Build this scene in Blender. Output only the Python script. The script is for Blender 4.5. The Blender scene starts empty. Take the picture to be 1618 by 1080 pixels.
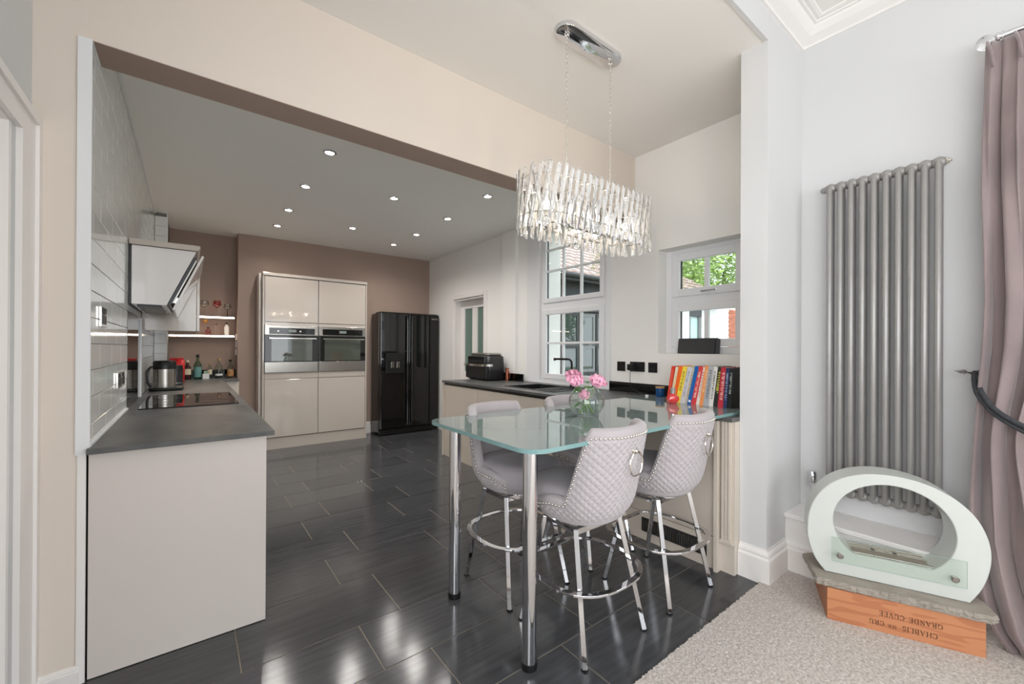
import bpy, math, random
from math import sin, cos, pi, radians
from mathutils import Vector, Matrix
random.seed(7)
S = bpy.context.scene
COL = S.collection

# ---------------------------------------------------------------- camera, world, lights, exposure
H = 1.27
def camera():
    c = bpy.data.cameras.new('camera'); o = bpy.data.objects.new('camera', c); COL.objects.link(o)
    Y, P, R = radians(37.81), radians(.119), radians(.286)
    f = Vector((sin(Y)*cos(P), cos(Y)*cos(P), sin(P)))
    r0 = Vector((cos(Y), -sin(Y), 0)); u0 = r0.cross(f)
    r = cos(R)*r0 + sin(R)*u0; u = -sin(R)*r0 + cos(R)*u0
    m = Matrix((r, u, -f)).transposed().to_4x4(); m.translation = (0, 0, H)
    o.matrix_world = m
    c.sensor_width = 36; c.lens = 655.3/1618*36; c.shift_y = 9.1/1618; c.clip_start = .02
    S.camera = o
camera()
S.view_settings.view_transform = 'Standard'; S.view_settings.look = 'None'
S.view_settings.exposure = -0.12; S.view_settings.gamma = 1; S.view_settings.use_curve_mapping = False
W = bpy.data.worlds.new('sky'); S.world = W; W.use_nodes = True
bg = W.node_tree.nodes['Background']; bg.inputs[0].default_value = (.86, .93, 1, 1); bg.inputs[1].default_value = 3.0
def area(name, loc, rot, sx, sy, e, col=(1, 1, 1)):
    l = bpy.data.lights.new(name, 'AREA'); l.shape = 'RECTANGLE'; l.size = sx; l.size_y = sy; l.energy = e; l.color = col
    o = bpy.data.objects.new(name, l); COL.objects.link(o); o.location = loc; o.rotation_euler = rot; return o
sun = bpy.data.lights.new('sun', 'SUN'); sun.energy = 3.2; sun.angle = radians(25); sun.color = (1, .96, .9)
so = bpy.data.objects.new('sun', sun); COL.objects.link(so); so.rotation_euler = (radians(36), 0, radians(-12))
area('south_window_daylight', (1.2, -3.3, 1.6), (radians(-90), 0, radians(180)), 2.6, 1.7, 30, (1, .985, .968))
area('west_fill_light', (-.75, -1.2, 1.65), (0, radians(-90), 0), 1.7, 3.0, 66, (1, .985, .968))  # added fill from an invented west opening, brightens the surfaces facing west
area('east_window_daylight', (3.2, -1.35, 1.3), (0, radians(90), 0), 2.3, 1.7, 20, (1, .985, .968))
S.cycles.max_bounces = 10; S.cycles.diffuse_bounces = 5; S.cycles.transparent_max_bounces = 16
S.cycles.sample_clamp_indirect = 6; S.cycles.blur_glossy = .15

# ---------------------------------------------------------------- materials
def lin(c):
    return tuple(((x/255)/12.92 if x/255 <= .04045 else (((x/255)+.055)/1.055)**2.4) for x in c)
MATS = {}
def mat(name, col, rough=.5, metal=0, noise=None, bump=None, emit=None, coat=0, trans=0, ior=1.45, spec=.5, stretch=None, sheen=0, rand=0, alpha=None):
    """noise=(scale, amount, colour2); bump=(scale, strength)"""
    if name in MATS: return MATS[name]
    m = bpy.data.materials.new(name); m.use_nodes = True; nt = m.node_tree; N = nt.nodes; L = nt.links
    b = N['Principled BSDF']; c = lin(col)
    b.inputs['Base Color'].default_value = (*c, 1); b.inputs['Roughness'].default_value = rough
    b.inputs['Metallic'].default_value = metal; b.inputs['Coat Weight'].default_value = coat; b.inputs['Coat Roughness'].default_value = .04
    b.inputs['Transmission Weight'].default_value = trans; b.inputs['IOR'].default_value = ior
    b.inputs['Specular IOR Level'].default_value = spec; b.inputs['Sheen Weight'].default_value = sheen
    if emit: b.inputs['Emission Color'].default_value = (*lin(emit[0]), 1); b.inputs['Emission Strength'].default_value = emit[1]
    tc = N.new('ShaderNodeTexCoord'); mp = N.new('ShaderNodeMapping'); L.new(tc.outputs['Object'], mp.inputs[0])
    if stretch: mp.inputs['Scale'].default_value = stretch
    if rand:
        oi = N.new('ShaderNodeObjectInfo'); add = N.new('ShaderNodeVectorMath'); add.operation = 'MULTIPLY_ADD'
        L.new(oi.outputs['Random'], add.inputs[0]); add.inputs[1].default_value = (37, 53, 71); L.new(tc.outputs['Object'], add.inputs[2]); L.new(add.outputs[0], mp.inputs[0])
    src = None
    if noise:
        n = N.new('ShaderNodeTexNoise'); n.inputs['Scale'].default_value = noise[0]; n.inputs['Detail'].default_value = 5
        L.new(mp.outputs[0], n.inputs['Vector'])
        r = N.new('ShaderNodeValToRGB'); r.color_ramp.elements[0].position = .5-noise[1]; r.color_ramp.elements[1].position = .5+noise[1]
        r.color_ramp.elements[0].color = (*c, 1); r.color_ramp.elements[1].color = (*lin(noise[2]), 1)
        L.new(n.outputs[0], r.inputs[0]); src = r.outputs[0]
    if rand:
        hs = N.new('ShaderNodeHueSaturation')
        mr = N.new('ShaderNodeMapRange'); mr.inputs[3].default_value = 1-rand; mr.inputs[4].default_value = 1+rand
        L.new(oi.outputs['Random'], mr.inputs[0]); L.new(mr.outputs[0], hs.inputs['Value'])
        if src: L.new(src, hs.inputs['Color'])
        else: hs.inputs['Color'].default_value = (*c, 1)
        src = hs.outputs[0]
    if src: L.new(src, b.inputs['Base Color'])
    if bump:
        n2 = N.new('ShaderNodeTexNoise'); n2.inputs['Scale'].default_value = bump[0]; n2.inputs['Detail'].default_value = 4
        L.new(mp.outputs[0], n2.inputs['Vector'])
        bp = N.new('ShaderNodeBump'); bp.inputs['Strength'].default_value = bump[1]; bp.inputs['Distance'].default_value = .01
        L.new(n2.outputs[0], bp.inputs['Height']); L.new(bp.outputs[0], b.inputs['Normal'])
    MATS[name] = m; return m
def thin(name, tint=(255, 255, 255), gloss=1.0, rough=0.0, ior=1.5):
    """thin clear pane: tinted see-through with a Fresnel reflection"""
    if name in MATS: return MATS[name]
    m = bpy.data.materials.new(name); m.use_nodes = True; nt = m.node_tree; N = nt.nodes; L = nt.links
    N.remove(N['Principled BSDF']); out = N['Material Output']
    t = N.new('ShaderNodeBsdfTransparent'); t.inputs[0].default_value = (*lin(tint), 1)
    g = N.new('ShaderNodeBsdfGlossy'); g.inputs['Roughness'].default_value = rough
    fr = N.new('ShaderNodeFresnel'); ge = N.new('ShaderNodeNewGeometry'); mi = N.new('ShaderNodeMapRange')
    mi.inputs[3].default_value = ior; mi.inputs[4].default_value = 1/ior; L.new(ge.outputs['Backfacing'], mi.inputs[0]); L.new(mi.outputs[0], fr.inputs[0])
    ml = N.new('ShaderNodeMath'); ml.operation = 'MULTIPLY'; ml.inputs[1].default_value = gloss; ml.use_clamp = True; L.new(fr.outputs[0], ml.inputs[0])
    mx = N.new('ShaderNodeMixShader'); L.new(ml.outputs[0], mx.inputs[0]); L.new(t.outputs[0], mx.inputs[1]); L.new(g.outputs[0], mx.inputs[2])
    L.new(mx.outputs[0], out.inputs[0]); MATS[name] = m; return m

m_white = mat('white_wall_paint', (208, 208, 208), .75, bump=(180, .03))
m_cream = mat('cream_wall_paint', (219, 208, 197), .75, bump=(180, .03))
m_offwhite = mat('off_white_wall_paint', (234, 232, 229), .7, bump=(180, .03))
m_brown = mat('taupe_wall_paint', (166, 145, 134), .75, noise=(1.5, .25, (158, 138, 126)), bump=(150, .04))
m_ceil = mat('white_ceiling_paint', (232, 229, 225), .8, bump=(120, .02))
m_kceil = mat('kitchen_ceiling_paint', (244, 243, 240), .8, bump=(120, .02))
m_trim = mat('white_gloss_paint', (232, 228, 225), .3)
m_upvc = mat('white_window_plastic', (226, 227, 229), .3)
m_gloss = mat('warm_grey_gloss_lacquer', (190, 181, 172), .09, coat=.6)
m_satin = mat('warm_grey_satin_panel', (207, 199, 193), .4)
m_unit = mat('beige_grey_satin_door', (200, 190, 178), .35)
m_grout = mat('sandy_floor_grout', (138, 128, 114), .8)
m_tile = mat('charcoal_floor_tile', (54, 55, 57), .13, noise=(6, .35, (78, 79, 82)), bump=(60, .02), rand=.12, stretch=(.6, 7, 1), spec=.7)
m_wtile = mat('pale_grey_wall_tile', (224, 226, 223), .08, rand=.03)
m_wgrout = mat('wall_tile_grout', (120, 118, 112), .8)
m_worktop = mat('slate_worktop', (62, 64, 66), .38, noise=(3.2, .2, (98, 98, 96)), bump=(35, .05), stretch=(2.2, 1, 1))
m_worktop_edge = m_worktop
m_black = mat('black_gloss', (10, 10, 11), .04, coat=.3)
m_blackp = mat('black_plastic', (22, 22, 23), .35)
m_graphite = mat('graphite_satin', (58, 58, 60), .28, metal=.5)
m_chrome = mat('chrome', (225, 225, 228), .05, metal=1)
m_chrome2 = mat('polished_nickel', (224, 220, 212), .08, metal=1)
m_steel = mat('brushed_steel', (178, 174, 168), .22, metal=1, stretch=(1, 1, 60), noise=(8, .3, (160, 156, 150)))
m_ovenglass = mat('oven_door_glass', (24, 26, 25), .03, coat=.1, spec=.5)
m_radi = mat('bare_metal_radiator', (158, 156, 154), .36, metal=.3, noise=(9, .3, (148, 145, 142)))
m_fabric = mat('pale_grey_velvet', (178, 171, 173), .8, sheen=.25, noise=(14, .3, (170, 163, 166)), bump=(400, .03))
m_seat = mat('grey_seat_velvet', (166, 160, 165), .85, sheen=.3, bump=(400, .03))
m_curtain = mat('mauve_velvet', (148, 132, 130), .78, sheen=.5, noise=(6, .25, (120, 106, 107)), bump=(9, .25), stretch=(1, 1, .45))
m_carpet = mat('grey_beige_carpet', (168, 160, 153), .95, noise=(95, .16, (206, 199, 192)), bump=(300, .12))
m_win = thin('window_glass', (251, 252, 252), .8)
m_glassedge = mat('teal_glass_edge', (122, 156, 156), .12)
m_table = mat('frosted_teal_table_glass', (138, 154, 152), .015, trans=.12, ior=1.5, coat=.25)
m_vase = thin('vase_glass', (250, 252, 251), 1.4)
m_crystal = mat('clear_crystal', (250, 250, 250), .0, trans=.86, ior=1.5)
m_slate = mat('riven_slate', (140, 133, 123), .8, noise=(9, .2, (160, 152, 142)), bump=(22, .5))
m_fire = mat('white_fireplace_lacquer', (200, 204, 199), .22)
m_led = mat('warm_led_strip', (255, 240, 222), .5, emit=((255, 232, 208), 14))
m_lamp = mat('downlight_lens', (255, 255, 255), .5, emit=((255, 246, 232), 30))
m_bulb = mat('candle_bulb', (255, 240, 215), .5, emit=((255, 236, 208), 100))

def wood(name, c1, c2):
    m = bpy.data.materials.new(name); m.use_nodes = True; N = m.node_tree.nodes; L = m.node_tree.links
    b = N['Principled BSDF']; b.inputs['Roughness'].default_value = .5
    tc = N.new('ShaderNodeTexCoord'); mp = N.new('ShaderNodeMapping'); mp.inputs['Scale'].default_value = (1.6, 1.6, 9); mp.inputs['Location'].default_value = (.3, 0, .35)
    n = N.new('ShaderNodeTexNoise'); n.inputs['Scale'].default_value = 2.2; n.inputs['Detail'].default_value = 1.5; L.new(tc.outputs['Object'], mp.inputs[0]); L.new(mp.outputs[0], n.inputs['Vector'])
    k = N.new('ShaderNodeMath'); k.operation = 'MULTIPLY'; k.inputs[1].default_value = 26; L.new(n.outputs[0], k.inputs[0])
    q = N.new('ShaderNodeMath'); q.operation = 'SINE'; L.new(k.outputs[0], q.inputs[0])
    r = N.new('ShaderNodeValToRGB'); r.color_ramp.elements[0].color = (*lin(c1), 1); r.color_ramp.elements[1].color = (*lin(c2), 1); r.color_ramp.elements[0].position = -.0; r.color_ramp.elements[1].position = .55
    L.new(q.outputs[0], r.inputs[0]); L.new(r.outputs[0], b.inputs['Base Color'])
    return m
m_crate = wood('orange_pine', (190, 128, 89), (177, 113, 77))

# ---------------------------------------------------------------- builders
class MB:
    def __init__(s): s.v = []; s.f = []
    def add(s, vs, fs):
        n = len(s.v); s.v += [tuple(v) for v in vs]; s.f += [tuple(i+n for i in f) for f in fs]; return s
    def box(s, x0, y0, z0, x1, y1, z1):
        return s.add([(x0,y0,z0),(x1,y0,z0),(x1,y1,z0),(x0,y1,z0),(x0,y0,z1),(x1,y0,z1),(x1,y1,z1),(x0,y1,z1)],
                     [(0,3,2,1),(4,5,6,7),(0,1,5,4),(1,2,6,5),(2,3,7,6),(3,0,4,7)])
    def prism(s, pts, d):
        """pts: 3D polygon, extruded by vector d"""
        n = len(pts); d = Vector(d); a = [Vector(p) for p in pts]
        return s.add(a+[p+d for p in a], [tuple(range(n))[::-1], tuple(range(n, 2*n))]+[(i, (i+1) % n, n+(i+1) % n, n+i) for i in range(n)])
    def ring(s, rows, closed_u=True, cap=True):
        """rows of equal-length loops joined into a skin"""
        n = len(rows[0]); vs = [p for r in rows for p in r]; fs = []
        for j in range(len(rows)-1):
            for i in range(n if closed_u else n-1):
                k = (i+1) % n; fs.append((j*n+i, j*n+k, (j+1)*n+k, (j+1)*n+i))
        if cap and closed_u: fs += [tuple(range(n))[::-1], tuple((len(rows)-1)*n+i for i in range(n))]
        return s.add(vs, fs)
    def lathe(s, prof, c=(0,0,0), n=24, ax='z', sx=1, sy=1):
        rows = []
        for r, z in prof:
            row = []
            for i in range(n):
                a = 2*pi*i/n; p = (r*cos(a)*sx, r*sin(a)*sy, z)
                if ax == 'x': p = (z, p[0], p[1])
                if ax == 'y': p = (p[1], z, p[0])
                row.append((p[0]+c[0], p[1]+c[1], p[2]+c[2]))
            rows.append(row)
        return s.ring(rows)
    def cyl(s, p0, p1, r, n=16, r2=None): return s.tube([p0, p1], r, n, radii=[r, r if r2 is None else r2])
    def tube(s, path, r, n=8, closed=False, radii=None, sq=None):
        P = [Vector(p) for p in path]; m = len(P); rows = []
        T = []
        for i in range(m):
            a = P[(i-1) % m] if (closed or i) else P[0]; b = P[(i+1) % m] if (closed or i < m-1) else P[-1]
            T.append((b-a).normalized())
        t = T[0]; u = t.orthogonal().normalized()
        if abs(t.z) < .9: u = Vector((0, 0, 1)).cross(t).normalized()
        for i in range(m):
            t = T[i]; u = (u - t*u.dot(t)).normalized(); w = t.cross(u)
            rr = radii[i] if radii else r
            if sq: rows.append([P[i]+u*a*sq[0]/2+w*b*sq[1]/2 for a, b in ((1,1),(-1,1),(-1,-1),(1,-1))])
            else: rows.append([P[i]+(u*cos(2*pi*k/n)+w*sin(2*pi*k/n))*rr for k in range(n)])
        if closed: rows.append(rows[0]); return s.ring(rows, cap=False)
        return s.ring(rows)
    def sphere(s, c, r, n=12, m=8, sc=(1,1,1)):
        return s.lathe([(max(1e-4, r*sin(pi*j/m))*1, -r*cos(pi*j/m)*sc[2]) for j in range(m+1)], c, n, sx=sc[0], sy=sc[1])
    def sweep(s, path, prof, closed=False):
        """path: 2D points; prof: [(out, z)], out = to the left of travel; mitred"""
        P = [Vector((p[0], p[1])) for p in path]; m = len(P); rows = []
        for i in range(m):
            d0 = (P[i]-P[i-1]).normalized() if i else (P[1]-P[0]).normalized()
            d1 = (P[i+1]-P[i]).normalized() if i < m-1 else d0
            n0 = Vector((-d0.y, d0.x)); n1 = Vector((-d1.y, d1.x)); b = (n0+n1).normalized(); k = 1/max(.2, b.dot(n0))
            rows.append([(P[i].x+b.x*k*o, P[i].y+b.y*k*o, z) for o, z in prof])
        return s.ring(rows)
WL = {}
def tag(o, label=None, cat=None, group=None, kind=None):
    if label: o['label'] = label
    if cat: o['category'] = cat
    if group: o['group'] = group
    if kind: o['kind'] = kind
    return o
def build(mb, name, m, parent=None, smooth=False, bevel=0, kind=None, label=None, base=None):
    vs = mb.v
    if parent is not None: off = Vector(WL.get(parent.name, (0, 0, 0)))
    elif base is not None: off = Vector(base)
    else:
        xs = [v[0] for v in vs]; ys = [v[1] for v in vs]; off = Vector(((min(xs)+max(xs))/2, (min(ys)+max(ys))/2, min(v[2] for v in vs)))
    me = bpy.data.meshes.new(name); me.from_pydata([(v[0]-off.x, v[1]-off.y, v[2]-off.z) for v in vs], [], mb.f)
    me.validate(); me.update()
    import bmesh
    b = bmesh.new(); b.from_mesh(me); bmesh.ops.recalc_face_normals(b, faces=b.faces); b.to_mesh(me); b.free()
    me.materials.append(m)
    if smooth:
        me.shade_smooth()
        if smooth != 'all': me.set_sharp_from_angle(angle=radians(35))
    o = bpy.data.objects.new(name, me); COL.objects.link(o)
    if parent is not None: o.parent = parent; WL[o.name] = off
    else: o.location = off; WL[o.name] = off
    if bevel:
        bv = o.modifiers.new('bevel', 'BEVEL'); bv.width = bevel; bv.segments = 2; bv.limit_method = 'ANGLE'; bv.angle_limit = radians(40)
    if kind: o['kind'] = kind
    if label: o['label'] = label
    return o
def empty(name, loc, label=None, cat=None, group=None, kind=None, rz=0):
    o = bpy.data.objects.new(name, None); COL.objects.link(o); o.location = loc; o.rotation_euler = (0, 0, rz); o.empty_display_size = .05
    WL[o.name] = Vector(loc) if not rz else Vector((0, 0, 0))
    return tag(o, label, cat, group, kind)
def local(o): WL[o.name] = Vector((0, 0, 0)); return o
def copy_tree(o, parent=None):
    c = o.copy(); COL.objects.link(c); c.parent = parent
    for ch in list(o.children): copy_tree(ch, c)
    return c
def box(name, m, x0, y0, z0, x1, y1, z1, parent=None, **k): return build(MB().box(x0, y0, z0, x1, y1, z1), name, m, parent, **k)
def struct(mb, name, m, **k): return build(mb, name, m, kind='structure', **k)
def text(name, body, size, loc, rot, m, parent, extrude=.0004, align='CENTER', sx=1):
    c = bpy.data.curves.new(name, 'FONT'); c.body = body; c.size = size; c.extrude = extrude; c.align_x = align; c.align_y = 'CENTER'
    o = bpy.data.objects.new(name, c); COL.objects.link(o); o.parent = parent; o.location = Vector(loc)-WL.get(parent.name, Vector((0, 0, 0))); o.rotation_euler = rot; o.scale = (sx, 1, 1)
    c.materials.append(m); bpy.context.view_layer.update()
    me = bpy.data.meshes.new_from_object(o); q = bpy.data.objects.new(name, me); COL.objects.link(q); q.parent = parent
    q.location = o.location.copy(); q.rotation_euler = rot; q.scale = (sx, 1, 1); bpy.data.objects.remove(o); q.name = name; return q
def piece(name, me, loc, parent, rot=None):
    o = bpy.data.objects.new(name, me); COL.objects.link(o); o.parent = parent; o.location = Vector(loc)-WL.get(parent.name, Vector((0, 0, 0)))
    if rot: o.rotation_euler = rot
    return o
def tile_mesh(name, m, x, y, z, ch):
    """a box x*y*z centred in x,y with a chamfered top (z+)"""
    b = MB(); a = [(-x/2, -y/2), (x/2, -y/2), (x/2, y/2), (-x/2, y/2)]
    b.ring([[(p, q, 0) for p, q in a], [(p, q, z-ch) for p, q in a], [(p-math.copysign(ch, p), q-math.copysign(ch, q), z) for p, q in a]])
    me = bpy.data.meshes.new(name); me.from_pydata(b.v, [], b.f); me.update(); me.materials.append(m); return me

# ---------------------------------------------------------------- the room
LX, WX, PX, RX = -.305, 3.1, 2.475, 2.985      # tiled wall, window wall, pillar side, living room wall
BY, CY = 6.22, .952                              # kitchen back wall, edge of the living room
# floor
fl = struct(MB().box(-.6, CY-.02, -.1, 3.2, 6.6, -.0012), 'floor', m_grout)
rows = [.957, 1.276, 1.6, 1.925, 2.322, 2.652, 2.985, 3.335, 3.67, 4.0, 4.335, 4.68, 5.02, 5.36, 5.7, 6.04, 6.22]
cache = {}
for j in range(len(rows)-1):
    y0, y1 = rows[j], rows[j+1]
    x = (.615 if j % 2 == 0 else .815)
    if j >= 4: x += .03
    x -= .65*2
    while x < WX:
        a, b = max(x, -.45 if y0 < 2.2 else LX), min(x+.65, WX)
        if b-a > .04:
            k = (round(b-a, 3), round(y1-y0, 3))
            if k not in cache: cache[k] = tile_mesh('floor_tile', m_tile, b-a-.005, y1-y0-.005, .006, .001)
            piece('tile', cache[k], ((a+b)/2, (y0+y1)/2, -.0048), fl)
        x += .65
# carpet: a field of short tufts
def carpet():
    rnd = random.Random(3); b = MB(); nx, ny = 330, 240; X0, X1, Y0, Y1 = .75, RX, -.65, CY
    for j in range(ny):
        for i in range(nx):
            b.v.append((X0+(X1-X0)*i/(nx-1)+rnd.uniform(-.002, .002), Y0+(Y1-Y0)*j/(ny-1)+(rnd.uniform(-.002, .002) if j < ny-1 else rnd.uniform(-.003, .003)), 0.010+rnd.random()*.0022))
    for j in range(ny-1):
        for i in range(nx-1): n = j*nx+i; b.f.append((n, n+1, n+nx+1, n+nx))
    b.box(-.46, -3.25, -.05, X0, CY, .01); b.box(X0, -3.25, -.05, RX+.1, Y0, .01); b.box(X0, Y0, -.05, RX+.02, CY-.002, .006)
    o = build(b, 'carpet', m_carpet, kind='stuff'); tag(o, 'pale grey beige carpet of the living room, cut straight at the tiles', 'carpet')
carpet()
# walls
struct(MB().box(-.62, 2.232, 0, LX-.012, 2.6, 3.3).box(LX-.3, 2.2325, 2.437, WX+.2, 2.415, 3.0), 'wall_north', m_cream)
box('beam_soffit', m_brown, LX, 2.2335, 2.4345, WX, 2.4165, 2.437, kind='structure')
struct(MB().box(-.9, 2.28, 0, LX-.01, 6.6, 2.75), 'wall_west', m_wgrout)
struct(MB().box(-.9, BY, 0, LX-.01, 6.9, 2.8).box(-.9, 6.48, 0, .47, 6.8, 2.8).box(.47, BY, 0, 3.4, 6.8, 2.8), 'wall_kitchen_back', m_brown)
# window wall with openings: door_1 y4.60-5.40, tall window 2.51-3.575, small window 1.30-1.998
ww = MB(); T = .32
def wall_x(b, x0, x1, ys, z0, z1, holes):
    cur = ys[0]
    for (a, c, lo, hi) in sorted(holes):
        b.box(x0, cur, z0, x1, a, z1)
        if lo > z0: b.box(x0, a, z0, x1, c, lo)
        if hi < z1: b.box(x0, a, hi, x1, c, z1)
        cur = c
    b.box(x0, cur, z0, x1, ys[1], z1)
wall_x(ww, WX, WX+T, (CY, 6.5), 0, 3.1, [(4.60, 5.40, 0, 1.985), (2.545, 3.487, .92, 2.62), (1.30, 1.998, 1.236, 2.10)])
ww.box(3.06, 3.885, .89, WX, 4.155, 2.70)
struct(ww, 'wall_east', m_offwhite)
struct(MB().box(PX, .93, 0, WX+T, 1.07, 3.3), 'wall_pillar', m_white)
struct(MB().box(-.452, .93, 2.955, PX-.0005, CY, 3.3), 'wall_header', m_white)
lw = MB(); wall_x(lw, RX, RX+.2, (-3.4, .94), 0, 3.3, [(-2.3, -.4, .15, 2.42)]); struct(lw, 'wall_living_east', m_white)
sw = MB(); sw.box(-.7, -3.4, 0, -.2, -3.2, 3.3).box(2.6, -3.4, 0, 3.1, -3.2, 3.3).box(-.2, -3.4, 0, 2.6, -3.2, .7).box(-.2, -3.4, 2.5, 2.6, -3.2, 3.3)
struct(sw, 'wall_south', m_white)
lf = MB(); wall_x(lf, -.66, -.453, (-3.4, 2.24), 0, 3.3, [(-2.75, .35, .8, 2.5), (1.15, 2.02, 0, 2.0)]); struct(lf, 'wall_living_west', m_white)  # first opening is invented, cut to let the added west fill in
# ceilings
struct(MB().box(-.9, 2.41, 2.70, 3.4, 6.9, 2.8), 'ceiling_kitchen', m_kceil)
struct(MB().box(-.66, CY-.001, 2.96, WX+T, 2.3, 3.2), 'ceiling_dining', m_ceil)
struct(MB().box(-.66, -3.4, 3.2, RX+.2, .94, 3.4), 'ceiling_living', m_ceil)
cov = [(0, 3.115), (.012, 3.115), (.014, 3.128), (.03, 3.135), (.06, 3.15), (.085, 3.175), (.09, 3.185), (.105, 3.185), (.108, 3.192), (.125, 3.190), (.14, 3.194), (.142, 3.2), (0, 3.2)]
struct(MB().sweep([(RX, -3.2), (RX, .93), (-.45, .93), (-.453, -3.2)], cov), 'trim_1', m_trim)
# skirting and boxed ledge
sk = lambda h, t: [(0, 0), (t, 0), (t, h*.72), (t*.8, h*.75), (t*.62, h*.78), (t*.72, h*.84), (t*.6, h*.9), (t*.3, h*.95), (t*.25, h), (0, h)]
struct(MB().box(2.735, .33, 0, RX+.01, .93, .305).box(2.722, .33, .305, RX+.01, .93, .33), 'trim_2', m_trim, bevel=.003)
struct(MB().sweep([(RX, -3.2), (RX, .329), (2.735, .329), (2.735, .93), (PX, .93), (PX, 1.069)], sk(.185, .024)), 'baseboard_east', m_trim)
struct(MB().sweep([(-.325, 2.232), (-.453, 2.232), (-.453, 2.13)], sk(.075, .016)), 'baseboard_west', m_trim)
struct(MB().sweep([(2.14, BY), (1.98, BY)], sk(.17, .02)), 'baseboard_north', m_trim)
# white edge trim of the tiling
struct(MB().box(LX-.033, 2.221, .862, LX+.006, 2.235, 2.434), 'trim_3', m_upvc)
struct(MB().box(LX-.028, 2.226, .0, LX-.004, 2.235, .862), 'trim_4', m_trim)
struct(MB().box(LX-.005, 2.235, 2.43, LX+.007, 2.41, 2.437), 'trim_5', m_upvc)
struct(MB().box(LX, 2.41, 2.685, LX+.012, 5.8, 2.7), 'trim_6', m_upvc)
# wall tiles
tw = bpy.data.objects['wall_west']; tc2 = {}
def wtile(y0, y1, z0, z1):
    k = (round(y1-y0, 3), round(z1-z0, 3))
    if k not in tc2: tc2[k] = tile_mesh('wall_tile', m_wtile, z1-z0-.0025, y1-y0-.0025, .009, .0015)
    piece('tile', tc2[k], (LX-.0095, (y0+y1)/2, (z0+z1)/2), tw, (0, radians(90), 0))
HY0, HY1 = 3.45, 4.235
for k in range(-4, 14):
    z0 = 1.281+.1045*k; z1 = z0+.1045
    if z0 < 2.43 < z1: pass
    z0 = max(z0, .887); z1 = min(z1, 2.70)
    y = 2.16 if k % 2 else 1.995
    while y < 5.8:
        a, b = max(y, 2.24), min(y+.33, 5.8)
        segs = [(a, b)]
        if z0 < 1.49:
            segs = [(a, min(b, HY0)), (max(a, HY1), b)]
        for a, b in segs:
            if b-a > .02 and not (a > 4.4 and 1.45 < z0 < 1.8): wtile(a, b, z0, z1)
        y += .33
# tiled boxing in the far corner, faced with tiles
bx = struct(MB().box(LX-.01, 5.81, .89, -.205, 6.5, 2.70), 'wall_boxing', m_wgrout)
bt = tile_mesh('wall_tile', m_wtile, .098, .102, .009, .001)
for k in range(17): piece('tile', bt, (LX+.05, 5.81, .94+.1045*k), bx, (radians(90), 0, 0))
struct(MB().box(-.206, 5.798, .89, -.196, 5.81, 2.70), 'trim_7', m_upvc)

# ---------------------------------------------------------------- windows and doors
def frame_x(b, x0, x1, y0, y1, z0, z1, w):
    b.box(x0, y0, z0, x1, y0+w, z1).box(x0, y1-w, z0, x1, y1, z1).box(x0, y0+w, z0, x1, y1-w, z0+w).box(x0, y0+w, z1-w, x1, y1-w, z1)
def window(name, x, y0, y1, z0, z1, sashes, depth=.06, fw=.045, barw=.022, si=None):
    e = empty(name, (x, (y0+y1)/2, z0), kind='structure')
    b = MB(); frame_x(b, x, x+depth, y0, y1, z0, z1, fw)
    for (a, c) in zip(sashes[:-1], sashes[1:]): b.box(x, y0+fw, a['z'][1]-.001, x+depth, y1-fw, c['z'][0]+.001)
    build(b, 'frame', m_upvc, e, bevel=.003)
    for s in sashes:
        b = MB(); sy0, sy1 = y0+(si or fw*.55), y1-(si or fw*.55); sz0, sz1 = s['z']; g = s['w']
        frame_x(b, x-.012, x+.035, sy0, sy1, sz0, sz1, g)
        o = build(b, 'sash', m_upvc, e, bevel=.004)
        b = MB().box(x+.012, sy0+g-.005, sz0+g-.005, x+.016, sy1-g+.005, sz1-g+.005); build(b, 'pane', m_win, o)
        gb = MB().box(x+.017, sy0+g-.001, sz0+g, x+.03, sy0+g+.008, sz1-g).box(x+.017, sy1-g-.008, sz0+g, x+.03, sy1-g+.001, sz1-g)
        build(gb, 'gasket', m_graphite, o)
        for yb in s.get('v', []): box('glazing_bar', m_upvc, x-.002, yb-barw/2, sz0+g-.002, x+.028, yb+barw/2, sz1-g+.002, o, bevel=.003)
        for zb in s.get('h', []): box('glazing_bar', m_upvc, x-.001, sy0+g-.002, zb-barw/2, x+.027, sy1-g+.002, zb+barw/2, o, bevel=.003)
    return e
w1 = window('window_1', 3.115, 2.55, 3.482, .925, 2.615, [dict(z=(.945, 1.70), w=.056, v=[2.885, 3.14], h=[1.333]), dict(z=(1.772, 2.59), w=.05, v=[2.885, 3.14], h=[2.12, 2.35])], fw=.06)
struct(MB().box(3.088, 3.487, .89, WX, 3.60, 2.68).box(3.095, 3.60, .89, WX, 3.71, 2.70).box(3.088, 2.495, .89, WX, 2.545, 2.68).box(3.088, 2.545, 2.62, WX, 3.487, 2.68).box(3.088, 2.545, .89, WX, 3.487, .925), 'trim_8', m_upvc, bevel=.004)
w2 = window('window_2', 3.22, 1.30, 1.998, 1.236, 2.10, [dict(z=(1.293, 1.648), w=.062, v=[1.648], h=[]), dict(z=(1.707, 2.066), w=.062, v=[1.648], h=[])], fw=.055, barw=.034, si=.061)
build(MB().box(3.185, 1.60, 1.727, 3.209, 1.68, 1.74).box(3.18, 1.55, 1.731, 3.19, 1.675, 1.742), 'handle', m_chrome, w2, bevel=.003)
struct(MB().box(3.07, 1.25, 1.216, 3.22, 2.0, 1.236), 'trim_9', m_trim, bevel=.004) if 0 else None
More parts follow.
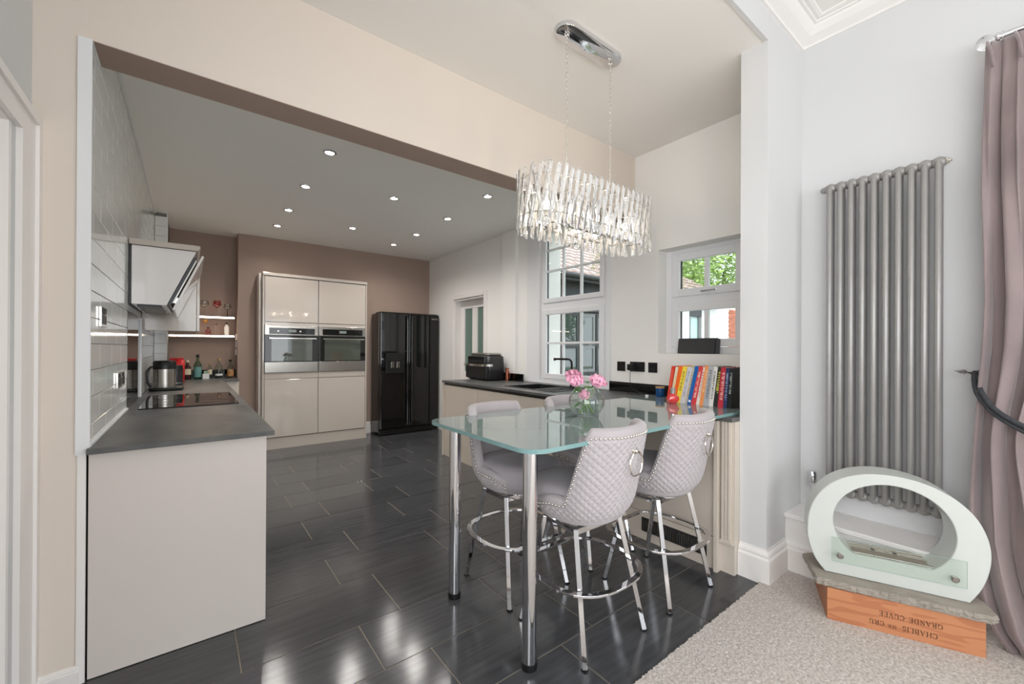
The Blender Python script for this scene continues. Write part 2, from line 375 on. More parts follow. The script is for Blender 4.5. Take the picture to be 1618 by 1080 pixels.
# glazed door in the window wall
d1 = empty('door_1', (3.2, 5, 0), kind='structure')
b = MB(); b.box(3.20, 4.62, .01, 3.24, 4.74, 1.96).box(3.20, 5.27, .01, 3.24, 5.38, 1.96).box(3.20, 4.74, 1.85, 3.24, 5.27, 1.96).box(3.20, 4.74, .01, 3.24, 5.27, .935).box(3.20, 4.93, .935, 3.24, 5.06, 1.85)
build(b, 'door_leaf', m_trim, d1, bevel=.004)
m_frost = mat('frosted_green_glass', (106, 128, 118), .25)
for a, c in ((4.74, 4.93), (5.06, 5.27)): box('pane', m_frost, 3.215, a, .93, 3.225, c, 1.855, d1)
b = MB()
for a, c, t in ((4.535, 4.60, .02), (5.40, 5.475, .02)): b.box(WX-t, a, 0, WX, c, 2.05)
b.box(WX-.02, 4.60, 1.985, WX, 5.40, 2.05); build(b, 'architrave', m_trim, d1, bevel=.005)
build(MB().box(WX, 5.378, 0, 3.24, 5.3995, 1.98).box(WX, 4.6005, 0, 3.24, 4.622, 1.98).box(WX, 4.622, 1.962, 3.24, 5.378, 1.984), 'door_frame', m_trim, d1)
# left hand door of the living room
d2 = empty('door_2', (-.5, 1.6, 0), kind='structure')
arc = MB().box(-.4528, 2.06, 0, -.437, 2.20, 1.985).box(-.4528, 2.20, 0, -.427, 2.231, 2.085).box(-.4528, 1.1, 1.985, -.437, 2.20, 2.055).box(-.4528, 1.1, 2.055, -.427, 2.20, 2.085)
build(arc, 'architrave', m_trim, d2)
box('door_leaf', m_trim, -.60, 1.15, .01, -.56, 2.0, 1.975, d2, bevel=.003)
build(MB().box(-.655, 2.0, 0, -.4535, 2.02, 2.0).box(-.655, 1.15, 1.98, -.4535, 2.0, 2.0), 'door_frame', m_trim, d2)

# ---------------------------------------------------------------- outside
m_wbrick = mat('white_painted_brick', (236, 236, 236), .7, noise=(30, .2, (222, 224, 226)))
m_rooft = mat('weathered_roof_tile', (168, 146, 136), .85, noise=(5, .3, (132, 118, 110)), rand=.0)
m_dark = mat('dark_painted_timber', (56, 58, 60), .5)
m_grass = mat('garden_ground', (112, 116, 96), .9, noise=(3, .3, (90, 104, 70)))
struct(MB().box(3.45, -8, -.2, 30, 20, -.1), 'ground', m_grass)
an = empty('annex_building', (9, 7, -.1), 'white painted brick outbuilding with tiled roof seen through the sink window', 'building')
b = MB().box(3.6, 7.0, -.1, 6.86, 10, 2.98).box(10.4, 7.0, -.1, 12.6, 10, 2.95).box(13.35, 6.98, -.1, 15.2, 10, 2.95).box(6.86, 7.25, -.1, 13.4, 10, 2.9)
build(b, 'wall', m_wbrick, an)
box('lintel', m_dark, 6.86, 7.0, 2.2, 10.4, 7.25, 2.98, an); box('lintel', m_dark, 12.6, 7.0, 2.35, 13.35, 7.25, 2.95, an)
m_paneg = mat('outbuilding_pane', (58, 70, 66), .02, spec=1, coat=1)
m_framed = mat('outbuilding_frame', (120, 124, 126), .5)
for i, (a, c) in enumerate(((6.9, 7.55), (7.58, 8.15), (8.2, 8.8), (8.85, 9.5), (9.55, 10.3))):
    for z0, z1 in ((.7, 1.35), (1.4, 2.15)):
        b = MB(); w = .07
        b.box(a, 7.05, z0, a+w, 7.1, z1).box(c-w, 7.05, z0, c, 7.1, z1).box(a+w, 7.05, z0, c-w, 7.1, z0+w).box(a+w, 7.05, z1-w, c-w, 7.1, z1)
        f = build(b, 'window_frame', m_framed if i % 2 else m_dark, an); box('pane', m_paneg, a+w, 7.07, z0+w, c-w, 7.09, z1-w, f)
box('wall_below_windows', m_dark, 6.86, 7.04, -.1, 10.4, 7.24, .7, an)
m_paneq = mat('pale_turquoise_pane', (176, 205, 202), .1)
f = build(MB().box(12.62, 7.02, .1, 12.72, 7.1, 2.35).box(13.22, 7.02, .1, 13.34, 7.1, 2.35).box(12.72, 7.02, .1, 13.22, 7.1, .3).box(12.72, 7.02, 1.5, 13.22, 7.1, 1.56), 'window_frame', m_framed, an); box('pane', m_paneq, 12.72, 7.06, .3, 13.22, 7.08, 2.35, f)
# roof in stepped courses of pantiles (one continuous covering)
def roof():
    b = MB(); x0, x1 = 3.4, 14.9; nx = 260; n = 16
    for k in range(n):
        y0 = 6.72+k*.26; z0 = 3.02+k*.165; r0 = []; r1 = []; xe = x1-k*.16
        for i in range(nx+1):
            x = x0+(xe-x0)*i/nx; w = .022*abs(sin(x*pi/.3))
            r0.append((x, y0, z0+.035+w)); r1.append((x, y0+.30, z0+.165+w))
        base = [(p[0], p[1], p[2]-.03) for p in r0]
        b.ring([base, r0, r1], closed_u=False)
    return b
build(roof(), 'roof', m_rooft, an, kind='stuff')
build(MB().tube([(3.4, 6.66, 2.98), (14.35, 6.66, 2.96)], .06, 8).box(3.4, 6.7, 2.86, 14.3, 7.3, 2.985), 'gutter', m_dark, an)
# red brick pier seen at the right of the small window
pier = empty('brick_pier', (15.45, 7.3, -.1), 'red brick pier at the right edge of the small window view', 'brick pier')
m_brk = mat('red_brick', (186, 112, 88), .85, rand=.15); box('mortar_core', mat('mortar', (206, 196, 184), .9), 15.25, 7.02, -.1, 16.15, 7.6, 2.8, pier)
bm_ = tile_mesh('brick', m_brk, .215, .065, .02, .003)
for r in range(36):
    for c in range(4):
        piece('brick', bm_, (15.37+c*.225+(.1 if r % 2 else 0), 7.02, -.05+r*.078), pier, (radians(90), 0, 0))
# trees: trunk and a crown of many leaves
m_leaf = [mat('leaf_green', (118, 150, 70), .7, noise=(2.5, .2, (172, 196, 118))), mat('leaf_deep', (70, 98, 48), .7, noise=(2, .2, (120, 146, 80)))]
m_bark = mat('bark', (104, 88, 70), .9)
def tree(x, y, h, r, label, mi, n=5200, ls=.13, seed=1):
    t = empty('tree', (x, y, -.1), label, 'tree'); rnd = random.Random(seed)
    build(MB().tube([(x, y, -.1), (x+.1, y, h*.35), (x-.05, y+.1, h*.6)], .2, 8, radii=[.22, .16, .08]), 'trunk', m_bark, t, smooth=True)
    b = MB()
    for i in range(n):
        d = Vector((rnd.gauss(0, 1), rnd.gauss(0, 1), rnd.gauss(0, 1))).normalized()*(rnd.random()**.33)
        c = Vector((x+d.x*r, y+d.y*r, h*.62+d.z*h*.42)); a = Vector((rnd.uniform(-1, 1), rnd.uniform(-1, 1), rnd.uniform(-.6, .6))).normalized(); q = a.orthogonal().normalized(); s = ls*rnd.uniform(.6, 1.2)
        b.add([c-a*s, c+q*s*.4, c+a*s, c-q*s*.4], [(0, 1, 2, 3)])
    build(b, 'crown', m_leaf[mi], t, kind='stuff')
tree(19, 12.5, 9.5, 3.2, 'leafy green tree behind the tiled roof, in the left pane of the small window', 0, 9000, .17, 2)
tree(25.8, 12.0, 10.0, 3.3, 'broad pale green tree filling the right pane of the small window', 0, 8000, .18, 7)
tree(8.0, .3, 4.2, 2.0, 'low bushy tree in the garden opposite the outbuilding', 0, 5000, .12, 4)
tree(13.0, -.6, 4.8, 2.2, 'taller garden tree reflected in the outbuilding panes', 1, 5000, .12, 5)
# ---------------------------------------------------------------- left run: unit, worktop, hob, hood
u = empty('base_unit', (0, 2.6, 0), 'pale grey end panel and base units under the left worktop', 'kitchen unit')
box('end_panel', m_satin, LX+.0015, 2.232, .004, .284, 2.254, .8635, u, bevel=.0015)
box('carcass', m_unit, LX+.01, 2.256, .10, .262, 6.0, .862, u); box('plinth', m_unit, LX+.01, 2.26, 0.001, .22, 6.0, .10, u)
for k in range(6): box('door', m_gloss, .264, 2.258+k*.62, .15, .284, 2.254+.616*(k+1), .85, u, bevel=.002)
u = empty('base_unit', (.37, 6.02, 0), 'narrow pale cabinet front where the left worktop turns behind the chimney breast', 'kitchen unit')
box('door', m_unit, .29, 5.99, .15, .468, 6.01, .86, u); box('carcass', m_unit, .29, 6.012, .0, .468, 6.2, .86, u)
wt = MB().box(LX, 2.19, .865, .311, 5.96, .887).prism([(LX, 5.96, .865), (.311, 5.96, .865), (.468, 5.96, .865), (.468, 6.478, .865), (LX, 6.478, .865)], (0, 0, .022))
wt = build(MB().prism([(LX, 2.19, .865), (.311, 2.19, .865), (.311, 5.96, .865), (.468, 5.96, .865), (.468, 6.478, .865), (LX, 6.478, .865)], (0, 0, .022)), 'worktop', m_worktop, bevel=.002)
tag(wt, 'dark slate effect worktop running away along the tiled wall at left', 'worktop')
us = box('upstand', m_black, -.19, 6.462, .888, .468, 6.477, .985); tag(us, 'low black upstand behind the bottles in the alcove', 'upstand')
box('trim_10', m_upvc, LX, 2.24, .8875, LX+.008, 3.45, .897, kind='structure')
# smoked glass splashback
m_splash = mat('smoked_mirror_glass', (74, 70, 66), .02, metal=.85)
sp = box('splashback', m_splash, LX-.006, HY0, .889, LX+.002, HY1, 1.492); tag(sp, 'smoked mirror glass splashback on the wall behind the hob', 'splashback')
box('trim_11', m_upvc, LX, HY1, .888, LX+.012, HY1+.016, 1.49, kind='structure')
hb = empty('induction_hob', (0, 3.8, .888), 'black glass induction hob set in the left worktop', 'hob')
box('glass_top', m_black, -.25, 3.37, .888, .265, 4.23, .894, hb, bevel=.002)
zn = MB()
for cx_, cy_, r in ((-.12, 3.6, .085), (-.12, 3.98, .1), (.12, 3.6, .1), (.12, 3.98, .075)): zn.tube([(cx_+r*cos(a*pi/16), cy_+r*sin(a*pi/16), .8943) for a in range(32)], .0008, 4, True)
build(zn, 'zone_marking', m_graphite, hb)
# angled extractor hood
hd = empty('cooker_hood', (-.1, 3.9, 1.535), 'angled cooker hood with white glass front standing open on the tiled wall', 'cooker hood')
m_hood = mat('white_hood_enamel', (214, 210, 208), .12, coat=.5); m_hoodt = mat('taupe_hood_top', (176, 166, 156), .3)
build(MB().prism([(LX+.014, 3.48, 1.537), (-.122, 3.48, 1.537), (.03, 3.48, 1.905), (LX+.014, 3.48, 1.905)], (0, .84, 0)), 'body', m_hood, hd, bevel=.003)
build(MB().box(LX+.002, 3.484, 1.54, LX+.013, 4.316, 1.90), 'wall_seal', m_blackp, hd)
build(MB().prism([(LX+.003, 3.472, 1.908), (.036, 3.472, 1.908), (.052, 3.472, 1.928), (.046, 3.472, 1.944), (LX+.003, 3.472, 1.944)], (0, .856, 0)), 'top_cover', m_hoodt, hd, bevel=.002)
def slat(o0, o1, t0, t1, y0, y1):
    """slab parallel to the sloping front: o = offset out from the slope, t = 0..1 up the slope"""
    a = Vector((-.122, 0, 1.537)); d = Vector((.152, 0, .368)); n = Vector((.368, 0, -.152)).normalized()
    q = [a+d*t0+n*o0, a+d*t1+n*o0, a+d*t1+n*o1, a+d*t0+n*o1]
    return MB().prism([(p.x, y0, p.z) for p in q], (0, y1-y0, 0))
build(slat(.002, .018, .04, .92, 3.50, 4.30), 'filter_frame', m_graphite, hd)
build(slat(.018, .024, .08, .88, 3.52, 4.28), 'filter', m_steel, hd)
build(slat(.036, .050, -.03, .97, 3.47, 4.33), 'glass_front', m_hood, hd, bevel=.002)
build(slat(.024, .036, .1, .2, 3.6, 3.63).box(-.02, 3.6, 1.83, .02, 3.63, 1.85), 'hinge', m_chrome, hd)
box('lamp_underside', m_graphite, -.27, 3.56, 1.528, -.15, 4.2, 1.5365, hd)
# wall cabinet beyond the hood
wc = empty('wall_cabinet', (-.12, 5, 1.4), 'glossy pale grey wall cabinet just beyond the cooker hood', 'cabinet')
box('carcass', m_gloss, LX+.002, 4.38, 1.402, .04, 5.78, 1.865, wc, bevel=.002)
for k in range(2): box('door', m_gloss, .042, 4.382+k*.7, 1.402, .062, 5.078+k*.7, 1.865, wc, bevel=.002)
# alcove shelves with light strips
for z, x0, lab in ((1.395, -.20, 'lower'), (1.628, -.20, 'upper')):
    s = empty('shelf', (.1, 6.4, z), f'{lab} white alcove shelf edged with a warm light strip', 'shelf', 'lit alcove shelves')
    box('board', m_trim, x0, 6.33, z, .445, 6.478, z+.022, s, bevel=.001)
    box('light_strip', m_led, x0, 6.318, z+.004, .440, 6.3295, z+.02, s)
box('alcove_light_channel', mat('soft_led_channel', (255, 240, 220), .5, emit=((255, 226, 200), 2.5)), -.198, 6.46, .99, -.190, 6.475, 1.395) if 0 else None
# light switches on the alcove side
sw_ = empty('light_switch', (.465, 6.4, 1.3), 'white light switches stacked on the alcove side wall', 'switch')
for k in range(3): box('switch_plate', m_upvc, .458, 6.34, 1.17+k*.095, .4695, 6.43, 1.25+k*.095, sw_, bevel=.002)
# ---------------------------------------------------------------- tall oven housing
th = empty('tall_oven_housing', (1.34, 5.88, 0), 'tall glossy warm grey cabinet block housing the two ovens', 'cabinet')
b = MB().box(.700, 5.885, 0, .716, 6.215, 2.17).box(1.951, 5.885, 0, 1.968, 6.215, 2.17).box(.716, 5.93, .0, 1.951, 6.215, .145).box(.716, 5.905, .145, 1.951, 6.215, .953).box(.716, 5.905, 1.549, 1.951, 6.215, 2.15).box(1.3285, 5.905, .953, 1.3375, 6.215, 1.549)
build(b, 'carcass', m_gloss, th); box('cornice', m_gloss, .700, 5.872, 2.158, 1.968, 6.215, 2.195, th, bevel=.002)
box('plinth', m_gloss, .716, 5.895, .002, 1.951, 5.93, .142, th)
for a, c in ((.722, 1.328), (1.338, 1.945)):
    box('door', m_gloss, a, 5.88, 1.592, c, 5.905, 2.150, th, bevel=.0015)
    box('door', m_gloss, a, 5.88, .152, c, 5.905, .868, th, bevel=.0015)
    box('filler_strip', m_gloss, a, 5.884, .878, c, 5.905, .952, th, bevel=.0015); box('filler_strip', m_gloss, a, 5.884, 1.548, c, 5.905, 1.582, th, bevel=.0015)
box('side_panel', m_satin, .668, 5.96, 0, .686, 6.215, 2.19, th); box('side_filler', m_unit, .6865, 5.99, 0, .6995, 6.215, 2.18, th)
m_disp = mat('oven_display', (92, 98, 96), .3, emit=((170, 180, 176), .25))
def oven(a, c, label, knobs):
    o = empty('built_in_oven', ((a+c)/2, 5.875, .956), label, 'oven', 'pair of built-in ovens')
    m = (a+c)/2
    box('body', m_blackp, a+.004, 5.9, .957, c-.004, 6.2, 1.546, o)
    box('control_panel', m_steel, a, 5.872, 1.426, c, 5.9, 1.547, o, bevel=.002)
    cp = box('control_window', m_black, a+.046, 5.870, 1.436, c-.04, 5.873, 1.515, o)
    box('display', m_disp, m-.045, 5.8685, 1.463, m+.045, 5.8705, 1.497, cp)
    for dx in knobs: build(MB().lathe([(.001, 5.862), (.011, 5.862), (.011, 5.8705)], (m+dx, 0, 1.475), 14, 'y'), 'knob', m_steel, cp, smooth=True)
    d = box('door', m_ovenglass, a, 5.868, 1.09, c, 5.895, 1.422, o, bevel=.0015)
    box('door_window', mat('oven_window', (74, 80, 72), .02, coat=.6, spec=.7), a+.07, 5.8665, 1.10, c-.07, 5.8685, 1.385, d)
    box('lower_panel', m_steel, a, 5.868, .958, c, 5.9, 1.088, o, bevel=.0015)
    h = build(MB().tube([(a+.04, 5.825, 1.385), (c-.03, 5.825, 1.385)], .01, 10, sq=(.022, .016)), 'handle', m_chrome2, o, bevel=.003)
    build(MB().box(a+.06, 5.833, 1.379, a+.075, 5.868, 1.391).box(c-.065, 5.833, 1.379, c-.05, 5.868, 1.391), 'handle_bracket', m_steel, h)
oven(.722, 1.328, 'left of the two built-in steel and black ovens, with small control knobs', (-.16, .09))
oven(1.338, 1.945, 'right of the two built-in steel and black ovens, beside the fridge', ())
# ---------------------------------------------------------------- fridge
fr = empty('fridge_freezer', (2.62, 5.83, 0), 'large gloss black double door fridge freezer in the kitchen corner', 'fridge freezer')
box('body', m_black, 2.145, 5.90, .03, 3.078, 6.19, 1.775, fr, bevel=.006); box('top_hinge_cover', m_blackp, 2.17, 5.87, 1.776, 3.06, 6.1, 1.795, fr, bevel=.004)
box('base_grille', m_blackp, 2.15, 5.86, .012, 3.075, 5.90, .085, fr, bevel=.004)
ld = box('door', m_black, 2.15, 5.832, .095, 2.572, 5.897, 1.785, fr, bevel=.012); rd = box('door', m_black, 2.584, 5.832, .095, 3.074, 5.897, 1.785, fr, bevel=.012)
for x, d in ((2.545, ld), (2.612, rd)):
    h = build(MB().tube([(x, 5.80, .15), (x, 5.795, .5), (x, 5.795, 1.4), (x, 5.80, 1.75)], .011, 8), 'handle', m_black, d, smooth=True)
    build(MB().box(x-.016, 5.806, .13, x+.016, 5.833, .16).box(x-.016, 5.806, 1.22, x+.016, 5.833, 1.235), 'handle_mount', m_graphite, d, bevel=.003)
ds = box('dispenser', m_blackp, 2.225, 5.826, .905, 2.50, 5.8325, 1.20, fr, bevel=.003)
build(MB().box(2.25, 5.8225, .92, 2.475, 5.8265, 1.09), 'dispenser_recess', mat('dispenser_recess', (60, 62, 64), .1, metal=.6), ds)
build(MB().box(2.30, 5.815, .98, 2.345, 5.8235, 1.07).box(2.385, 5.815, .98, 2.43, 5.8235, 1.07), 'dispenser_paddle', m_steel, ds, bevel=.003)
box('badge_bar', m_blackp, 2.95, 5.8295, 1.70, 3.05, 5.8325, 1.735, rd); text('lettering', 'SAMSUNG', .024, (3.0, 5.8285, 1.717), (radians(90), 0, 0), m_chrome2, rd)

# ---------------------------------------------------------------- right run along the windows
m_side = mat('stool_side_cream', (208, 200, 190), .4)
ru = empty('base_unit', (2.7, 2.8, 0), 'beige base units under the window worktop and glass bar', 'kitchen unit')
build(MB().box(2.43, 1.17, .19, 3.09, 4.41, .70).box(2.43, 1.17, .70, 3.09, 2.64, .862).box(2.43, 3.40, .70, 3.09, 4.41, .862), 'carcass', m_unit, ru); box('plinth', m_unit, 2.40, 1.17, .001, 2.42, 4.41, .185, ru)
ys = [1.172, 1.77, 2.37, 2.97, 3.69, 4.412]
for a, c in zip(ys[:-1], ys[1:]): box('door', m_unit, 2.403, a+.002, .188, 2.427, c-.002, .835, ru, bevel=.0015)
box('handle_rail', m_blackp, 2.405, 1.18, .838, 2.43, 4.40, .862, ru)
box('end_panel', m_unit, 2.385, 4.413, 0, 3.09, 4.432, .863, ru)
build(MB().box(2.372, 1.148, 0, 2.43, 1.168, .863).box(2.418, 1.071, 0, 3.09, 1.148, .863), 'end_post', m_unit, ru)
pf = MB().box(2.402, 1.085, .185, 2.418, 1.14, .863).box(2.396, 1.075, .17, 2.418, 1.147, .187)
for k in range(3): pf.box(2.396, 1.09+k*.017, .2, 2.402, 1.1+k*.017, .863)
build(pf, 'fluted_filler', m_unit, ru, bevel=.002)
vn = box('vent_grille', m_graphite, 2.394, 1.22, .06, 2.3995, 1.66, .15, ru)
vm = MB()
for k in range(28): vm.box(2.389, 1.23+k*.0152, .066, 2.394, 1.237+k*.0152, .144)
build(vm, 'grille_slats', m_steel, vn)
b = MB().box(2.382, 1.071, .865, 3.09, 2.66, .887).box(2.382, 3.38, .865, 3.09, 4.432, .887).box(2.382, 2.66, .865, 2.53, 3.38, .887).box(2.985, 2.66, .865, 3.09, 3.38, .887)
wr = build(b, 'worktop', m_worktop); tag(wr, 'dark slate effect worktop under the windows, holding the black sink', 'worktop')
for a, c in ((1.3, 2.49), (3.715, 4.15)): tag(box('upstand', m_black, 3.078 if a < 2 else 3.04, a, .8875, 3.0995 if a < 2 else 3.0585, c, .975), 'black upstand under the wall sockets by the books' if a < 2 else 'short black upstand behind the air fryer', 'upstand')
# sink
m_sink = mat('black_granite', (30, 31, 32), .3)
sk_ = empty('kitchen_sink', (2.75, 3.0, .887), 'black granite sink with drainer under the tall window', 'sink')
b = MB().box(2.53, 2.66, .72, 2.545, 3.38, .893).box(2.97, 2.66, .72, 2.985, 3.38, .893).box(2.545, 2.66, .72, 2.97, 2.685, .893).box(2.545, 3.355, .72, 2.97, 3.38, .893).box(2.545, 2.685, .71, 2.97, 3.355, .725).box(2.545, 2.98, .72, 2.97, 3.01, .885)
build(b, 'basin', m_sink, sk_, bevel=.003)
dr = MB()
for k in range(7): dr.box(2.58+k*.055, 2.70, .876, 2.60+k*.055, 2.96, .888)
dr.box(2.545, 2.685, .868, 2.97, 2.98, .877); build(dr, 'drainer', m_sink, sk_)
tp = empty('mixer_tap', (3.01, 2.905, .887), 'dark swan neck mixer tap in front of the tall window', 'tap')
m_tap = mat('gunmetal_tap', (70, 66, 64), .18, metal=.9)
build(MB().lathe([(.001, .888), (.026, .888), (.026, .9), (.016, .905), (.016, .99), (.001, .99)], (3.01, 2.905, 0), 16), 'tap_body', m_tap, tp, smooth=True)
pts = [(3.01, 2.905, .98), (3.01, 2.905, 1.12)]+[(3.01, 2.905+.04*(1-cos(a)), 1.12+.045*sin(a)) for a in (pi/6, pi/3, pi/2)]+[(3.0, 2.99, 1.166), (2.97, 3.12, 1.166)]
build(MB().tube(pts, .011, 10).tube([(2.972, 3.11, 1.166), (2.972, 3.11, 1.148)], .012, 10), 'spout', m_tap, tp, smooth=True)
build(MB().tube([(3.01, 2.905, .955), (2.985, 2.86, .962), (2.97, 2.835, .985)], .006, 8), 'lever', m_tap, tp, smooth=True)

# ---------------------------------------------------------------- sockets
def socket(name, label, cat, y0, y1, z0, z1, mplate, n, side='east', group=None):
    x = WX if side == 'east' else LX; s = -1 if side == 'east' else 1
    o = empty(name, (x, (y0+y1)/2, z0), label, cat, group)
    box('plate', mplate, min(x, x+s*.008), y0, z0, max(x, x+s*.008), y1, z1, o, bevel=.001)
    for k in range(n):
        c = y0+(y1-y0)*(k+.5)/n; w = (y1-y0)/n
        box('outlet', m_blackp, min(x+s*.008, x+s*.0105), c-w*.28, z0+.012, max(x+s*.008, x+s*.0105), c+w*.28, z1-.034, o)
        box('rocker_switch', m_blackp, min(x+s*.008, x+s*.012), c-w*.1, z1-.03, max(x+s*.008, x+s*.012), c+w*.1, z1-.008, o, bevel=.001)
    return o
m_plate = mat('black_nickel_plate', (66, 66, 68), .2, metal=.8)
socket('wall_switch', 'black nickel switch plate nearest the tall window', 'switch', 2.327, 2.412, 1.073, 1.158, m_plate, 1)
sd = socket('wall_socket', 'black nickel double socket with a plug in it above the upstand', 'socket', 2.123, 2.273, 1.075, 1.16, m_plate, 2)
socket('wall_socket', 'black nickel single plate nearest the books', 'socket', 2.001, 2.086, 1.073, 1.158, m_plate, 1)
socket('wall_socket', 'chrome plate high on the tiled wall near the white edge trim', 'socket', 2.45, 2.60, 1.355, 1.44, m_chrome2, 1, 'west')
socket('wall_socket', 'chrome double socket low on the tiled wall by the splashback', 'socket', 2.97, 3.27, 1.05, 1.132, m_chrome2, 2, 'west')
pg = empty('plug', (3.07, 2.235, 1.08), 'black charger plug in the double wall socket with trailing wire', 'plug')
box('plug_body', m_blackp, 3.035, 2.21, 1.085, 3.0885, 2.262, 1.14, pg, bevel=.005)
wp = [(3.05, 2.235, 1.085), (3.045, 2.236, 1.04), (3.04, 2.23, .98), (3.035, 2.2, .925), (3.02, 2.14, .908), (2.98, 2.08, .9), (2.93, 2.06, .899), (2.90, 2.12, .898), (2.94, 2.19, .898), (3.0, 2.21, .899), (3.03, 2.13, .9), (3.02, 2.06, .9), (2.98, 2.02, .899)]
def smooth_path(P, n=6):
    P = [Vector(p) for p in P]; out = []
    for i in range(len(P)-1):
        a, b, c, d = P[max(i-1, 0)], P[i], P[i+1], P[min(i+2, len(P)-1)]
        for k in range(n):
            t = k/n; out.append(.5*((2*b)+(-a+c)*t+(2*a-5*b+4*c-d)*t*t+(-a+3*b-3*c+d)*t**3))
    return out+[P[-1]]
build(MB().tube(smooth_path(wp), .0022, 6), 'cable', m_blackp, pg, smooth=True)

# ---------------------------------------------------------------- worktop objects, right
def rbox(x0, y0, z0, x1, y1, z1, n=3.5, taper=1.0, seg=40, edge=.02):
    """soft-cornered block: superellipse in plan, rounded top and bottom"""
    cx, cy, a, b_ = (x0+x1)/2, (y0+y1)/2, (x1-x0)/2, (y1-y0)/2; rows = []
    prof = [(1-edge*1.0/min(a, b_), 0), (1, edge), (taper*.5+.5, (z1-z0)*.55), (taper, z1-z0-edge), (taper-edge/min(a, b_), z1-z0)]
    for k, dz in prof:
        r = []
        for i in range(seg):
            t = 2*pi*i/seg; c, s_ = cos(t), sin(t)
            r.append((cx+a*k*math.copysign(abs(c)**(2/n), c), cy+b_*k*math.copysign(abs(s_)**(2/n), s_), z0+dz))
        rows.append(r)
    return MB().ring(rows)
af = empty('air_fryer', (2.87, 4.25, .887), 'dark graphite double drawer air fryer on the window worktop', 'air fryer')
build(rbox(2.74, 3.99, .889, 3.03, 4.50, 1.19, 5, .93), 'body', m_graphite, af, smooth='all')
build(rbox(2.775, 4.03, 1.188, 3.0, 4.46, 1.215, 5, .97, edge=.008), 'lid', m_steel, af, smooth='all')
box('control_panel', m_black, 2.735, 4.05, 1.09, 2.77, 4.42, 1.175, af, bevel=.004)
box('drawer', m_blackp, 2.732, 4.02, .91, 2.78, 4.47, 1.065, af, bevel=.012)
build(MB().tube(smooth_path([(2.80, 3.98, 1.072), (2.722, 4.0, 1.072), (2.702, 4.24, 1.072), (2.722, 4.47, 1.072), (2.75, 4.485, 1.072)]), .01, 8, sq=(.012, .028)), 'handle', m_chrome2, af, bevel=.002)
m_copper = mat('copper', (176, 108, 84), .25, metal=.9)
cp = empty('copper_jug', (3.03, 3.93, .887), 'small copper jug behind the right side of the air fryer', 'jug')
build(MB().lathe([(.001, .889), (.024, .889), (.026, .93), (.021, 1.0), (.023, 1.04), (.02, 1.04), (.001, 1.0)], (2.998, 3.956, 0), 16), 'jug_body', m_copper, cp, smooth=True)
build(MB().tube(smooth_path([(2.998, 3.937, 1.0), (2.998, 3.905, .98), (2.998, 3.905, .93), (2.998, 3.932, .905)]), .005, 6), 'handle', m_copper, cp, smooth=True)

# ---------------------------------------------------------------- glass breakfast bar
ZT = .905
gt = empty('glass_bar_table', (1.07, 1.56, 0), 'glass topped breakfast bar on two chrome legs, joined to the worktop', 'table')
def rounded(x0, y0, x1, y1, r, rr=None, n=8):
    pts = []
    for (cx, cy, a0, q) in ((x0+r, y0+r, pi, r), (x1-(rr or .005), y0+(rr or .005), 1.5*pi, rr or .005), (x1-(rr or .005), y1-(rr or .005), 0, rr or .005), (x0+r, y1-r, .5*pi, r)):
        for k in range(n+1):
            a = a0+k/n*pi/2; pts.append((cx+q*cos(a), cy+q*sin(a)))
    return pts
pts = rounded(.955, 1.115, 2.92, 1.945, .085)
n = len(pts); g = MB(); z0, z1 = ZT-.0175, ZT
m_ = m_table
top = build(MB().ring([[(x, y, z0+.0005) for x, y in pts], [(x, y, z1) for x, y in pts]]), 'glass_top', m_table, gt)
top.data.materials.append(m_glassedge)
for p in top.data.polygons:
    if abs(p.normal.z) < .5: p.material_index = 1
    elif p.normal.z < 0: p.material_index = 0
for y in (1.262, 1.854):
    l = build(MB().lathe([(.001, .03), (.0295, .03), (.0295, .872), (.001, .872)], (1.074, y, 0), 28), 'leg', m_chrome, gt, smooth=True)
    build(MB().lathe([(.001, .001), (.031, .001), (.032, .008), (.032, .03), (.001, .03)], (1.074, y, 0), 24), 'foot', m_blackp, l, smooth=True)
    build(MB().lathe([(.001, .872), (.045, .872), (.045, .8875), (.001, .8875)], (1.074, y, 0), 24), 'mount_disc', m_chrome2, l, smooth=True)

